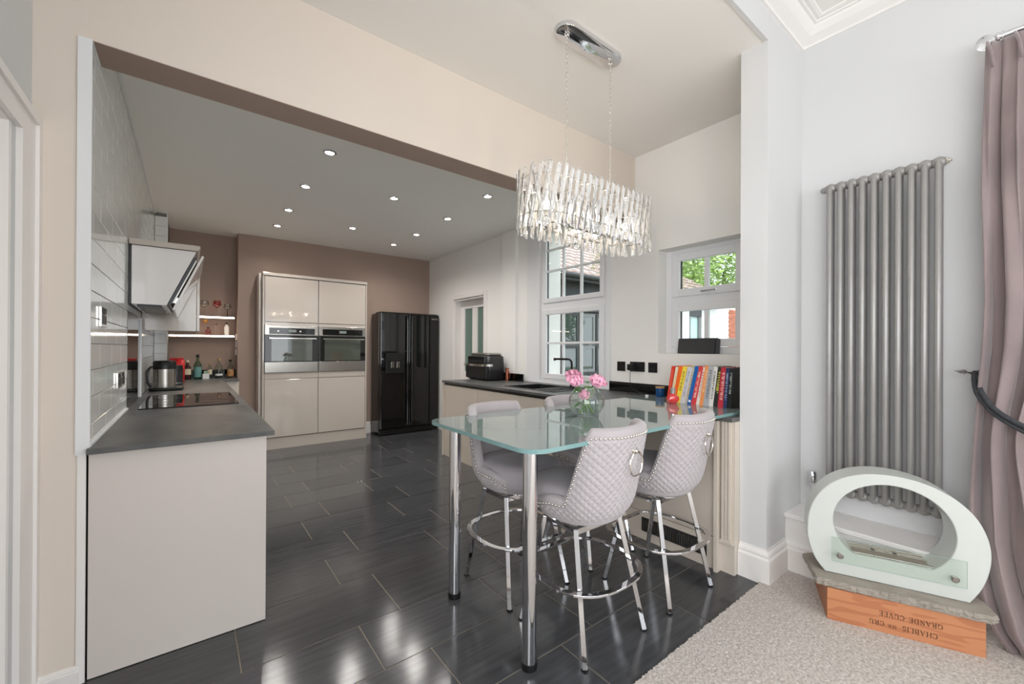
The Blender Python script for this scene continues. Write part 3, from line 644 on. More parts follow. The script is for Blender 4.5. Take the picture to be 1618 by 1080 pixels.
# ---------------------------------------------------------------- bar stools (seat faces local +y)
def sup(t, a, b_, n=2.5):
    s, c = sin(t), cos(t); return (a*math.copysign(abs(s)**(2/n), s), -b_*math.copysign(abs(c)**(2/n), c))
def sstep(x): x = max(0, min(1, x)); return x*x*(3-2*x)
TH = radians(118)
def stop(t):
    d = abs(math.degrees(t)); return .655+.300*sstep((80-d)/30)-.03*sstep((d-85)/33)
def plan(t, z, inset=0):
    k = 1.0
    if z < .66: k = .80+.20*sin(min(1, max(0, (z-.535)/.125))*pi/2)
    a = .228*k-inset; b_ = .222*k-inset
    x, y = sup(t, a, b_); lean = max(0, z-.64); c = max(0, cos(t))
    return x*(1+.06*lean/.3), y-lean*.19*c, 0
def make_stool():
    root = empty('bar_stool', (0, 0, 0)); local(root)
    NT, NZ = 380, 104; rows = []
    arc = [0]
    for i in range(NT+1):
        t = -TH+2*TH*i/NT
        if i: p = plan(t, .66); q = plan(t-2*TH/NT, .66); arc.append(arc[-1]+math.hypot(p[0]-q[0], p[1]-q[1]))
    for i in range(NT+1):
        t = -TH+2*TH*i/NT; T = stop(t); col = []; s = arc[i]-arc[-1]/2
        edge = min(1, min(i, NT-i)/14)
        for j in range(NZ+1):
            z = .535+(T-.028-.535)*j/NZ
            p = Vector(plan(t, z)); p.z = z
            u, v = s/.035, z/.031
            d1 = abs(((u+v) % 1)-.5)*2; d2 = abs(((u-v) % 1)-.5)*2    # 1 on the seams
            puff = (1-d1**3)*(1-d2**3)
            band = sstep((T-.048-z)/.01)*edge*sstep((z-.55)/.02)
            nn = Vector((p.x, p.y, 0)).normalized(); p += nn*(.0065*puff*band-.001)
            col.append(p)
        th = .044
        for k in range(1, 8):
            a = pi*k/8; p0 = Vector(plan(t, T-.028)); p1 = Vector(plan(t, T-.028, th)); m = (p0+p1)/2
            h = (p0-p1)/2; q = m+h*cos(a)*1.06; q.z = T-.028+.026*sin(a); col.append(q)
        for j in range(0, 9):
            z = T-.028+(.60-(T-.028))*j/8; p = Vector(plan(t, max(z, .64), th)); p.z = z; col.append(p)
        rows.append(col)
    b = MB(); b.ring([[tuple(p) for p in r] for r in rows], closed_u=True)
    build(b, 'backrest', m_fabric, root, smooth='all')
    # piping and nailheads
    nb = MB(); path = []
    for i in range(0, NT*2+1):
        t = -TH+2*TH*i/(NT*2); z = stop(t)-.040; p = Vector(plan(t, z)); p.z = z; p += Vector((p.x, p.y, 0)).normalized()*.002; path.append(p)
    for end in (0, 1):
        t = TH*(1 if end else -1)*.985; z = stop(t)-.055; extra = []
        while z > .565: p = Vector(plan(t, z)); p.z = z; p += Vector((p.x, p.y, 0)).normalized()*.003; extra.append(p); z -= .004
        path = path+extra if end else extra[::-1]+path
    last = None; acc = 0
    for p in path:
        if last is None or (p-last).length >= .0175: nb.sphere(p, .006, 8, 5); last = p
    build(nb, 'nailhead_trim', m_chrome2, root, smooth='all', kind='stuff')
    # seat cushion
    rows = []
    for k, z in ((.72, .545), (.88, .552), (.96, .575), (1, .605), (1, .63), (.985, .65), (.94, .668), (.8, .678), (.5, .684), (.2, .686)):
        r = []
        for i in range(56):
            t = 2*pi*i/56; x, y = sup(t, .196*k, .222*k, 2.9); r.append((x, y+.012, z))
        rows.append(r)
    build(MB().ring(rows), 'seat', m_seat, root, smooth='all')
    build(MB().lathe([(.001, .517), (.15, .517), (.155, .523), (.17, .538), (.19, .552), (.001, .552)], n=36), 'seat_pan', m_fabric, root, smooth=True)
    build(MB().lathe([(.001, .503), (.128, .503), (.128, .5165), (.001, .5165)], n=36), 'swivel_plate', m_chrome, root, smooth=True)
    fr_ = MB(); q = .142
    fr_.tube([(-q, -.095, .497), (q, -.095, .497), (q, .095, .497), (-q, .095, .497)], .01, closed=True, sq=(.012, .024)); build(fr_, 'seat_frame', m_chrome, root)
    for sx, sy in ((-1, -1), (1, -1), (1, 1), (-1, 1)):
        l = build(MB().tube([(sx*.142, sy*.095, .508), (sx*.196, sy*.198, .008)], .01, sq=(.020, .020)), 'leg', m_chrome, root, bevel=.001)
        box('foot_pad', m_blackp, sx*.196-.011, sy*.198-.011, .0015, sx*.196+.011, sy*.198+.011, .008, l)
    # footrest ring: straight front bar, bowed round the sides and back
    zr = .285; ring = []
    for i in range(33):
        t = radians(-148+296*i/32); x, y = sup(t, .243, .235, 2.6); ring.append((x, y, zr))
    build(MB().tube(ring, .01, closed=True, sq=(.026, .010)), 'footrest', m_chrome, root, bevel=.001)
    # door-knocker ring on the back
    z = .805; yb = plan(0, z)[1]-.006
    kp = build(MB().box(-.022, yb-.006, z+.028, .022, yb+.006, z+.062), 'knocker_plate', m_chrome2, root, bevel=.002)
    R_ = .050; build(MB().tube([(R_*sin(a*pi/18), yb-.012-.006*cos(a*pi/18)*0, z-.009+R_*cos(a*pi/18)) for a in range(36)], .0042, 8, True), 'ring', m_chrome2, kp, smooth=True)
    build(MB().sphere((0, yb-.01, z+.042), .010, 10, 8), 'boss', m_chrome2, kp, smooth=True)
    for c in root.children:
        if c.name.split('.')[0] in ('backrest', 'nailhead_trim', 'seat', 'seat_pan', 'knocker_plate'): c.rotation_euler = (0, 0, radians(7))
    return root
st = make_stool()
for i, (x, y, rz, lab) in enumerate(((1.432, 1.312, 0, 'front left grey quilted bar stool, its ringed back nearest the camera'), (2.018, 1.302, 0, 'front right grey quilted bar stool beside the white pillar'),
                                     (1.425, 1.790, pi, 'far left bar stool facing the camera behind the glass table corner'), (2.012, 1.795, pi, 'far right bar stool, only its top edge showing left of the vase'))):
    o = st if i == 0 else copy_tree(st)
    o.location = (x, y, .0); o.rotation_euler = (0, 0, rz); tag(o, lab, 'bar stool', 'quilted bar stools round the glass bar')
# ---------------------------------------------------------------- downlights
SPOTS = [(.8, 3.22), (.8, 4.03), (.8, 4.83), (.8, 5.53), (1.53, 3.82), (1.525, 5.08), (2.215, 5.53), (2.2, 3.22), (2.235, 4.05), (2.24, 4.86)]
NAMES = ['downlight nearest the beam, in the left row', 'second downlight from the beam in the left row', 'third downlight from the beam in the left row', 'rearmost downlight of the left row above the ovens',
         'nearer of the two middle row downlights', 'farther of the two middle row downlights', 'rearmost downlight of the right row before the fridge', 'downlight nearest the beam, in the right row', 'second downlight from the beam in the right row', 'third downlight from the beam in the right row']
def downlight():
    e = empty('downlight', (0, 0, 2.7)); local(e)
    build(MB().lathe([(.031, -.002), (.031, -.006), (.036, -.009), (.046, -.006), (.048, -.0005), (.031, -.0005)], n=28), 'bezel', m_chrome, e, smooth=True)
    build(MB().lathe([(.001, -.0045), (.0305, -.0045), (.0305, -.0015), (.001, -.0015)], n=24), 'lens', m_lamp, e)
    return e
dl = downlight()
for i, ((x, y), lab) in enumerate(zip(SPOTS, NAMES)):
    o = dl if i == 0 else copy_tree(dl)
    o.location = (x, y, 2.7); tag(o, 'recessed chrome '+lab, 'downlight', 'recessed downlights in the kitchen ceiling')
    l = bpy.data.lights.new('downlight_beam', 'SPOT'); l.energy = 36; l.spot_size = radians(150); l.spot_blend = .9; l.shadow_soft_size = .03; l.color = (1, .96, .91)
    lo = bpy.data.objects.new('downlight_beam', l); COL.objects.link(lo); lo.location = (x, y, 2.688)

# ---------------------------------------------------------------- chandelier
def stadium(xc, yc, h, r, n=14, z=0):
    """outline of a stadium along x with its normals"""
    P = []
    for k in range(int(2*h/.02)+1): P.append((xc-h+2*h*k/int(2*h/.02), yc-r, 0, -1))
    for k in range(1, n*2): a = -pi/2+pi*k/(2*n); P.append((xc+h+r*cos(a), yc+r*sin(a), cos(a), sin(a)))
    for k in range(int(2*h/.02)+1): P.append((xc+h-2*h*k/int(2*h/.02), yc+r, 0, 1))
    for k in range(1, n*2): a = pi/2+pi*k/(2*n); P.append((xc-h+r*cos(a), yc+r*sin(a), cos(a), sin(a)))
    return P
CX, CYY, CH, CR = 1.742, 1.555, .325, .135
ch = empty('chandelier', (CX, CYY, 1.85), 'oblong crystal bar chandelier hung on two chains over the glass bar', 'chandelier')
fr = MB()
for z in (1.925, 2.105):
    fr.tube([(p[0], p[1], z) for p in stadium(CX, CYY, CH, CR)], .0035, 6, True)
for x in (-.36, -.18, 0, .18, .36): fr.tube([(CX+x, CYY-CR, 1.925), (CX+x, CYY+CR, 1.925)], .0025, 6)
fr.tube([(CX-CH-.05, CYY, 1.92), (CX+CH+.05, CYY, 1.92)], .006, 8)
for x in (-.178, .178): fr.tube([(CX+x, CYY-CR, 2.105), (CX+x, CYY+CR, 2.105)], .003, 6).tube([(CX+x, CYY, 2.105), (CX+x, CYY, 2.17)], .004, 6).tube([(CX+x, CYY, 1.92), (CX+x, CYY, 2.105)], .003, 6)
build(fr, 'frame', m_chrome2, ch, smooth=True)
for x in (-.32, -.16, 0, .16, .32):
    c_ = build(MB().lathe([(.001, 1.925), (.016, 1.925), (.018, 1.935), (.011, 1.94), (.011, 1.975), (.001, 1.975)], (CX+x, CYY, 0), 12), 'candle_holder', m_chrome2, ch, smooth=True)
    build(MB().lathe([(.001, 1.975), (.010, 1.978), (.017, 1.998), (.016, 2.012), (.008, 2.035), (.001, 2.045)], (CX+x, CYY, 0), 12), 'bulb', m_bulb, c_, smooth='all')
def crystal_mesh(L=.305, w=.0235, t=.009):
    b = MB(); rows = []
    for z, k, q in ((-L/2, .75, .25), (-L/2+.012, 1, 1), (L/2-.012, 1, 1), (L/2, .75, .25)):
        rows.append([(w/2*k, 0, z), (w/4*k, -t/2*q, z), (-w/4*k, -t/2*q, z), (-w/2*k, 0, z), (-w/4*k, t/2*q, z), (w/4*k, t/2*q, z)])
    b.ring(rows); me = bpy.data.meshes.new('crystal'); me.from_pydata(b.v, [], b.f); me.update(); me.materials.append(m_crystal); return me
cm = crystal_mesh()
def crystals(r, n, tilt, dz):
    P = stadium(CX, CYY, CH, r, 20); L = [0]
    for i in range(len(P)): a, b = P[i], P[(i+1) % len(P)]; L.append(L[-1]+math.hypot(a[0]-b[0], a[1]-b[1]))
    for k in range(n):
        s = L[-1]*(k+.5*(tilt > 0))/n; i = max(j for j in range(len(P)) if L[j] <= s); a, b = P[i], P[(i+1) % len(P)]; f = (s-L[i])/max(1e-6, L[i+1]-L[i])
        x, y = a[0]+(b[0]-a[0])*f, a[1]+(b[1]-a[1])*f; nx, ny = a[2]+(b[2]-a[2])*f, a[3]+(b[3]-a[3])*f
        ang = math.atan2(ny, nx)+pi/2
        o = piece('crystal', cm, (x, y, 2.005+dz+(.006 if k % 2 else 0)), ch)
        o.matrix_local = Matrix.Translation(o.location) @ Matrix.Rotation(ang, 4, 'Z') @ Matrix.Rotation(radians(tilt), 4, 'Y')
crystals(CR+.008, 50, 11, 0); crystals(CR-.012, 34, -11, -.003)
can = build(MB().lathe([(.001, 2.937)], n=3), 'x', m_chrome) if 0 else None
rows = []
for k, z in ((.90, 2.936), (.97, 2.938), (1, 2.944), (1, 2.9595)):
    rows.append([(CX+(p[0]-CX)*1 if 0 else CX+.178*math.copysign(1, p[0]-CX)*(abs(p[0]-CX) > 1e-6)*1+ (p[0]-CX-math.copysign(min(abs(p[0]-CX), .178), p[0]-CX))*k if abs(p[0]-CX) > .178 else p[0], CYY+(p[1]-CYY)*k, z) for p in stadium(CX, CYY, .178, .062)])
build(MB().ring(rows), 'ceiling_plate', m_chrome, ch, smooth=True)
for sx in (-1, 1):
    x = CX+sx*.178; cb = MB(); n = 31; z = 2.932; pitch = (2.932-2.178)/n
    for k in range(n):
        c = z-pitch*(k+.5); lk = []
        for i in range(16):
            a = 2*pi*i/16; px, pz = .0075*cos(a), .0095*sin(a)+math.copysign(.006, sin(a))
            lk.append((x+(px if k % 2 else 0)*.8+(0 if k % 2 else px*.5), CYY+(0 if k % 2 else px)*.8+(px*.5 if k % 2 else 0), c+pz))
        cb.tube(lk, .0018, 5, True)
    build(cb, 'chain', m_chrome2, ch, smooth='all', kind='stuff')
    build(MB().tube([(x+.015*cos(a*pi/8), CYY, 2.925+.012*sin(a*pi/8)) for a in range(16)], .003, 6, True), 'chain_ring', m_chrome2, ch, smooth='all')

# ---------------------------------------------------------------- living room side: radiator
ra = empty('column_radiator', (2.92, .54, .42), 'tall bare metal column radiator on the white wall', 'radiator')
RXc = 2.905; ry0, ry1 = .762, .325; NC = 10
for k in range(NC):
    y = ry0+(ry1-ry0)*k/(NC-1); b = MB()
    for dx in (-.022, .022):
        b.tube([(RXc+dx*.35, y, .462), (RXc+dx, y, .485), (RXc+dx, y, 2.185), (RXc+dx*.35, y, 2.208)], .0135, 14)
    build(b, 'column', m_radi, ra, smooth='all')
    for z in (.475, 2.195):
        build(MB().lathe([(.001, y-.0235), (.02, y-.0235), (.02, y-.019), (.024, y-.015), (.029, y), (.024, y+.015), (.02, y+.019), (.02, y+.0235), (.001, y+.0235)], (RXc, 0, z), 18, 'y'), 'header', m_radi, ra, smooth='all')
for z in (.475, 2.195):
    build(MB().lathe([(.001, .79), (.014, .79), (.016, .80), (.001, .80)] if 0 else [(.001, .785), (.017, .785), (.017, .8), (.010, .808), (.001, .808)], (RXc, 0, z), 12, 'y'), 'end_plug', m_radi, ra, smooth=True)
build(MB().lathe([(.001, .300), (.017, .300), (.017, .29), (.009, .288), (.009, .28), (.001, .28)], (RXc, 0, 2.195), 12, 'y'), 'bleed_valve', m_chrome2, ra, smooth=True)
for y in (.715, .378):
    for z in (2.125, .585): box('wall_bracket', m_chrome2, RXc, y-.006, z, RX, y+.006, z+.02, ra)
vl = empty('radiator_valve', (2.93, .85, .33), 'chrome thermostatic valve rising from the ledge left of the radiator', 'valve')
build(MB().lathe([(.001, .33), (.009, .33), (.009, .45), (.016, .455), (.016, .475), (.001, .475)], (2.93, .855, 0), 14), 'valve_body', m_chrome, vl, smooth=True)
build(MB().lathe([(.001, .475), (.020, .475), (.022, .48), (.022, .545), (.018, .552), (.001, .552)], (2.93, .855, 0), 20), 'valve_head', m_chrome, vl, smooth=True)
build(MB().cyl((2.93, .855, .465), (2.91, .80, .47), .008, 10), 'valve_tail', m_chrome, vl, smooth=True)

# ---------------------------------------------------------------- crate, slab, tabletop fireplace
RZ = math.atan2(-.48, .212)            # crate's long side runs along (.212,-.48)
cr = empty('wine_crate', (2.371, .63, 0), 'upturned orange pine wine crate on the carpet, printed upside down', 'crate', rz=RZ)
local(cr)
# local x along the front, y away from the camera
Lc, Dc, Hc = .525, .325, .158
def cb_(x0, y0, z0, x1, y1, z1, n='board'): box(n, m_crate, x0, y0, z0, x1, y1, z1, cr, bevel=.001)
cb_(0, 0, .008, Lc, .011, Hc, 'front_board'); cb_(0, Dc-.011, .008, Lc, Dc, Hc, 'back_board'); cb_(0, .0112, .008, .011, Dc-.0112, Hc, 'side_board'); cb_(Lc-.011, .0112, .008, Lc, Dc-.0112, Hc, 'side_board'); cb_(.0112, .0112, Hc-.012, Lc-.0112, Dc-.0112, Hc-.001, 'base_board')
m_ink = mat('printing_ink', (84, 54, 36), .7)
# stencilled roman capitals: strokes (x0, y0, x1, y1, weight) on a unit-height letter, thick stems and thin serifs
TK, TN = .15, .055
def stem(x): return [(x, .03, x, .97, TK), (x-.15, .025, x+.15, .025, TN), (x-.15, .975, x+.15, .975, TN)]
def arc(cx, cy, rx, ry, a0, a1, n=9, w=TK):
    P = [(cx+rx*cos(radians(a0+(a1-a0)*k/n)), cy+ry*sin(radians(a0+(a1-a0)*k/n))) for k in range(n+1)]
    return [(*P[k], *P[k+1], TN+(w-TN)*abs(cos(radians(a0+(a1-a0)*(k+.5)/n)))) for k in range(n)]
GL = {'C': (.85, arc(.45, .5, .38, .47, 40, 320)+[(.77, .62, .77, .93, TN), (.77, .07, .77, .3, TN)]),
 'H': (.98, stem(.17)+stem(.78)+[(.17, .5, .78, .5, TN)]), 'A': (.92, [(.12, .03, .44, .98, TN), (.44, .98, .78, .03, TK), (.24, .35, .66, .35, TN), (.0, .025, .25, .025, TN), (.62, .025, .92, .025, TN)]),
 'B': (.8, stem(.17)+arc(.38, .74, .26, .235, -90, 90)+arc(.38, .27, .32, .25, -90, 90)+[(.17, .5, .4, .5, TN), (.17, .97, .4, .97, TN), (.17, .03, .4, .03, TN)]),
 'L': (.75, stem(.17)+[(.17, .03, .68, .03, TN), (.68, .03, .68, .28, TN)]), 'I': (.42, stem(.2)),
 'S': (.65, arc(.32, .74, .2, .23, 30, 250)+arc(.32, .26, .23, .24, -210, 70)+[(.53, .7, .53, .93, TN), (.09, .07, .09, .3, TN)]),
 'E': (.78, stem(.17)+[(.17, .03, .68, .03, TN), (.68, .03, .68, .27, TN), (.17, .97, .65, .97, TN), (.65, .74, .65, .97, TN), (.17, .5, .5, .5, TN), (.5, .4, .5, .6, TN)]),
 'R': (.88, stem(.17)+arc(.38, .73, .27, .24, -90, 90)+[(.17, .97, .4, .97, TN), (.17, .49, .4, .49, TN), (.4, .49, .8, .03, TK)]),
 'U': (.92, [(.2, .3, .2, .97, TK), (.74, .3, .74, .97, TN), (.06, .975, .34, .975, TN), (.6, .975, .88, .975, TN)]+arc(.47, .3, .27, .27, 180, 360)),
 'G': (.92, arc(.45, .5, .38, .47, 40, 320)+[(.77, .66, .77, .93, TN), (.76, .06, .76, .42, TK), (.6, .43, .9, .43, TN)]),
 'N': (.95, [(.18, .03, .18, .97, TN), (.18, .97, .76, .03, TK), (.76, .03, .76, .97, TN), (.04, .025, .32, .025, TN), (.0, .975, .22, .975, TN), (.62, .975, .9, .975, TN)]),
 'D': (.92, stem(.17)+arc(.38, .5, .42, .47, -90, 90)+[(.17, .97, .4, .97, TN), (.17, .03, .4, .03, TN)]),
 'V': (.92, [(.14, .97, .46, .02, TK), (.46, .02, .78, .97, TN), (.0, .975, .28, .975, TN), (.64, .975, .9, .975, TN)]), '1': (.5, stem(.22)), ' ': (.5, [])}
def ctext(t, size, x, z):
    """upside-down line of capitals on the front board, starting at x and running towards smaller x"""
    b = MB(); cur = 0
    for ch in t:
        w, st = GL[ch]
        for (a, b0, c, d, wt) in st:
            v = Vector((c-a, d-b0)); nrm = Vector((-v.y, v.x)).normalized()*wt/2
            q = [Vector((a, b0))+nrm, Vector((c, d))+nrm, Vector((c, d))-nrm, Vector((a, b0))-nrm]
            b.prism([(x-size*(cur+p.x)*.90, -.0008, z+size*1.05*(.5-p.y)) for p in q], (0, .0005, 0))
        cur += w+.1
    build(b, 'lettering', m_ink, cr)
ctext('CHABLIS', .0212, .380, .050); ctext('1ER', .0135, .247, .047); ctext('CRU', .0205, .205, .050)
ctext('GRANDE', .0205, .396, .095); ctext('CUVEE', .0205, .273, .095)
sl = MB(); rnd = random.Random(5)
def ragged(a, b, n, amp):
    return [(a[0]+(b[0]-a[0])*i/n+rnd.uniform(-amp, amp), a[1]+(b[1]-a[1])*i/n+rnd.uniform(-amp, amp)) for i in range(n)]
SZ0, SZ1 = .163, .196
out = ragged((2.352, .668), (2.574, .118), 60, .0025)+ragged((2.60, .112), (2.72, .165), 8, .002)+ragged((2.72, .175), (2.70, .72), 40, .003)+ragged((2.58, .795), (2.352, .672), 16, .003)
def outl(k, z, am): return [(2.54+(x-2.54)*k+rnd.uniform(-am, am), .45+(y-.45)*k+rnd.uniform(-am, am), z+rnd.uniform(-.0012, .0012)) for x, y in out]
rows = [outl(.975, SZ0, .0), outl(.995, SZ0+.006, .002), outl(.985, SZ0+.012, .003), outl(1.0, SZ0+.018, .002), outl(.985, SZ1-.008, .003), outl(.978, SZ1-.001, .0015)]
for k in (.93, .8, .6, .35, .1): rows.append([(2.54+(x-2.54)*k, .45+(y-.45)*k, SZ1+.0006*sin(40*k*x+30*y)) for x, y in out])
for r in (0,): rows[r] = [(p[0], p[1], SZ0) for p in rows[r]]
o = build(MB().ring(rows), 'slate_slab', m_slate, smooth=False); tag(o, 'rough edged grey slate slab lying on the upturned crate', 'stone slab')
FZ = math.atan2(-.43, .168)
fp = empty('tabletop_fireplace', (2.456, .633, SZ1+.0015), 'white oval tabletop fireplace with glass guard on the slate slab', 'fireplace', rz=FZ); local(fp)
def catmull(P, n=6, closed=True):
    out = []; m = len(P)
    for i in range(m if closed else m-1):
        a, b, c, d = (Vector(P[(i-1) % m]), Vector(P[i]), Vector(P[(i+1) % m]), Vector(P[(i+2) % m]))
        for k in range(n):
            t = k/n; out.append(tuple(.5*((2*b)+(-a+c)*t+(2*a-5*b+4*c-d)*t*t+(-a+3*b-3*c+d)*t**3)))
    return out
# outer and inner outline as functions of angle about (.215,.235)
oc = [(-.028, 0), (-.062, .045), (-.083, .095), (-.098, .165), (-.094, .262), (-.068, .346), (-.021, .414), (.043, .463), (.121, .492), (.208, .500), (.292, .490), (.369, .464), (.438, .419), (.492, .355), (.523, .276), (.531, .200), (.521, .124), (.499, .057), (.468, 0)]
ctr = Vector((.215, .235))
def ray_poly(P, a):
    d = Vector((cos(a), sin(a))); best = None
    for i in range(len(P)):
        p, q = Vector(P[i])-ctr, Vector(P[(i+1) % len(P)])-ctr; e = q-p; den = d.x*e.y-d.y*e.x
        if abs(den) < 1e-9: continue
        t = (p.x*e.y-p.y*e.x)/den; u = (p.x*d.y-p.y*d.x)/den
        if t > 0 and -1e-6 <= u <= 1+1e-6 and (best is None or t < best): best = t
    return ctr+d*best
arcs = catmull(oc, 4, False)+[oc[-1]] if 0 else oc
def inner(a):
    d = Vector((cos(a), sin(a))); c = Vector((.215, .258)); R1, R2 = .213, .196
    P = [(c.x+R1*cos(2*pi*k/72), max(.105, c.y+R2*sin(2*pi*k/72))) for k in range(72)]
    return ray_poly(P, a)
NA = 144; rf = []; D = .16
angs = [2*pi*k/NA for k in range(NA)]+[math.atan2(p[1]-ctr.y, p[0]-ctr.x) % (2*pi) for p in (oc[0], oc[-1])]; angs = sorted(set(angs))
oc2 = []
for i in range(len(oc)-1):
    a, b, c, d = [Vector(oc[j]) for j in (max(i-1, 0), i, i+1, min(i+2, len(oc)-1))]
    for k in range(4): t = k/4; oc2.append(tuple(.5*((2*b)+(-a+c)*t+(2*a-5*b+4*c-d)*t*t+(-a+3*b-3*c+d)*t**3)))
oc2.append(oc[-1])
Po = [ray_poly(oc2, a) for a in angs]; Pi = [inner(a) for a in angs]; D = .16
def e3(P, y, off=0): return [(p.x-off*(p-ctr).normalized().x, y, p.y-off*(p-ctr).normalized().y) for p in P]
rows = [e3(Po, .003), e3(Po, 0, .003), e3(Pi, 0, -.003), e3(Pi, .003), e3(Pi, D-.003), e3(Pi, D, -.003), e3(Po, D, .003), e3(Po, D-.003), e3(Po, .003)]
b = MB(); b.ring(rows, cap=False); build(b, 'body', m_fire, fp, smooth=True)
bt = MB(); b = bt
frame_pts = [(.055, .108), (.375, .108)]
bt.box(.05, .022, .1055, .378, .032, .114).box(.05, .132, .1055, .378, .142, .114).box(.05, .032, .1055, .062, .132, .114).box(.366, .032, .1055, .378, .132, .114)
tr = build(bt, 'burner_frame', m_steel, fp, bevel=.001); box('burner_tray', mat('burner_interior', (172, 156, 140), .4, metal=.3), .062, .032, .1055, .366, .132, .1075, tr)
build(MB().tube([(.065, .10, .112), (.363, .10, .112)], .0025, 6).tube([(.065, .085, .112), (.363, .085, .112)], .0025, 6), 'slider_rail', m_steel, tr)
for x in (.16, .24): build(MB().box(x, .083, .112, x+.012, .102, .117), 'slider_knob', m_blackp, tr)
gp = build(MB().box(-.005, -.024, .066, .452, -.019, .180), 'glass_guard', thin('guard_glass', (249, 252, 250), 1.3), fp); gp.data.materials.append(mat('guard_edge', (168, 196, 186), .1))
for p in gp.data.polygons:
    if abs(p.normal.y) < .5: p.material_index = 1
for x in (.027, .415): build(MB().lathe([(.001, .0), (.006, 0), (.006, -.024), (.013, -.0245), (.013, -.031), (.010, -.034), (.001, -.034)], (x, 0, .098), 16, 'y'), 'standoff', m_steel, fp, smooth=True)

# ---------------------------------------------------------------- curtain, pole, tieback
cu = empty('curtain', (2.84, 0, 0), 'mauve grey velvet curtain with pinched heading, held back by a dark cord', 'curtain')
def curtain():
    NS, NZ2 = 200, 110; rows = []
    EL = [(0, .095), (.029, .105), (.084, .143), (.2, .173), (.33, .195), (.46, .209), (.6, .209), (.75, .205), (.92, .198), (1.14, .187), (1.31, .177), (1.5, .172), (1.75, .176), (2.0, .182), (2.23, .181), (2.5, .174), (2.7, .170)]
    def left(z):
        for (a, p), (b_, q) in zip(EL[:-1], EL[1:]):
            if a <= z <= b_: return p+(q-p)*(z-a)/(b_-a)
        return .17
    for j in range(NZ2+1):
        z = .004+(2.655-.004)*j/NZ2; r = []
        pin = sstep((z-2.42)/.12); xc = 2.845-.115*sstep((1.5-z)/1.1); tie = math.exp(-((z-.90)/.22)**2)
        for i in range(NS+1):
            s = i/NS; L = left(z); y = L-.64*s*(1-.22*tie)
            ph = 2*pi*(s*7.4+.03*sin(2.2*z))
            amp = (.030+.012*sin(4*s+1.7*z))*(1-.45*pin)*(1-.25*tie)
            c = cos(ph+.5*sin(1.6*z+s*6)); c = math.copysign(abs(c)**.75, c)
            x = xc-amp*c*min(1, .35+s*14)+.007*sin(2.3*ph+3*z)*(1-pin)+.004*sin(9*z+ph*.5)
            y += .010*sin(2*ph+2*z)*min(1, s*10)
            if pin: x -= .012*pin*abs(sin(ph))**6
            if z < .3: x -= .03*(1-z/.3)*(.5+.5*sin(ph*.5)); y += .012*sin(14*s+9*z)*(1-z/.3)*min(1, s*8)
            r.append((min(x, 2.95), y, z))
        rows.append(r)
    b = MB(); b.ring(rows, closed_u=False); return b
co = build(curtain(), 'fabric', m_curtain, cu, smooth='all')
sm = co.modifiers.new('solid', 'SOLIDIFY'); sm.thickness = .003; sm.offset = 0
hd_ = MB()
for k in range(8):
    y = .165-.08*k; hd_.tube([(2.815, y, 2.655), (2.80, y-.012, 2.60), (2.80, y-.02, 2.53)], .006, 6)
build(hd_, 'pinch_tuck', m_curtain, cu, smooth='all', kind='stuff')
pl = empty('curtain_pole', (2.84, .1, 2.66), 'polished chrome curtain pole with a round glass end above the curtain', 'curtain pole')
build(MB().cyl((2.845, -2.5, 2.672), (2.845, .135, 2.672), .0125, 14), 'rod', m_chrome, pl, smooth=True)
build(MB().sphere((2.845, .172, 2.668), .031, 20, 12), 'finial', m_crystal, pl, smooth='all')
build(MB().lathe([(.001, .128), (.017, .128), (.02, .136), (.015, .145), (.001, .145)], (2.845, 0, 2.672), 16, 'y'), 'finial_collar', m_chrome, pl, smooth=True)
for k in range(6):
    build(MB().tube([(2.845+.021*cos(a*pi/8), .12-.115*k, 2.668+.021*sin(a*pi/8)) for a in range(16)], .003, 6, True), 'curtain_ring', m_chrome, pl, smooth='all')
build(MB().cyl((2.845, .14, 2.668), (RX, .14, 2.668), .008, 10).lathe([(.001, 2.975), (.03, 2.975), (.03, RX), (.001, RX)], (0, .14, 2.668), 18, 'x'), 'bracket', m_chrome, pl, smooth=True)
hk = empty('holdback_hook', (2.93, .22, 1.16), 'pointed silver holdback hook on the wall beside the curtain', 'hook')
build(MB().cyl((RX, .205, 1.165), (2.90, .205, 1.165), .006, 8).cyl((2.90, .198, 1.165), (2.885, .235, 1.169), .0045, 8), 'hook_arm', m_chrome, hk, smooth=True)
build(MB().cyl((2.885, .226, 1.169), (2.880, .240, 1.171), .004, 4, .011).cyl((2.880, .240, 1.171), (2.868, .268, 1.174), .011, 4, .001), 'arrow_head', m_chrome, hk)
m_cord = mat('dark_grey_cord', (58, 60, 64), .7, bump=(120, .4))
tb = empty('tieback', (2.8, .1, 1.0), 'dark twisted cord looped from the hook round the curtain', 'tieback')
for dz, dx in ((0, 0), (.022, -.008)):
    P = smooth_path([(2.895, .205+dz*.3, 1.172-dz*.2), (2.850, .203-dz*.8, 1.13+dz*.2), (2.785, .186-dz*.3, 1.07+dz), (2.725+dx, .135, 1.0+dz), (2.690+dx, .060, .945+dz), (2.672+dx, -.03, .905+dz), (2.668+dx, -.16, .885+dz), (2.69, -.28, .89+dz)], 10)
    build(MB().tube(P, .0095, 10), 'cord', m_cord, tb, smooth='all')
build(MB().sphere((2.893, .190, 1.168), .0135, 10, 8), 'knot', m_cord, tb, smooth='all')

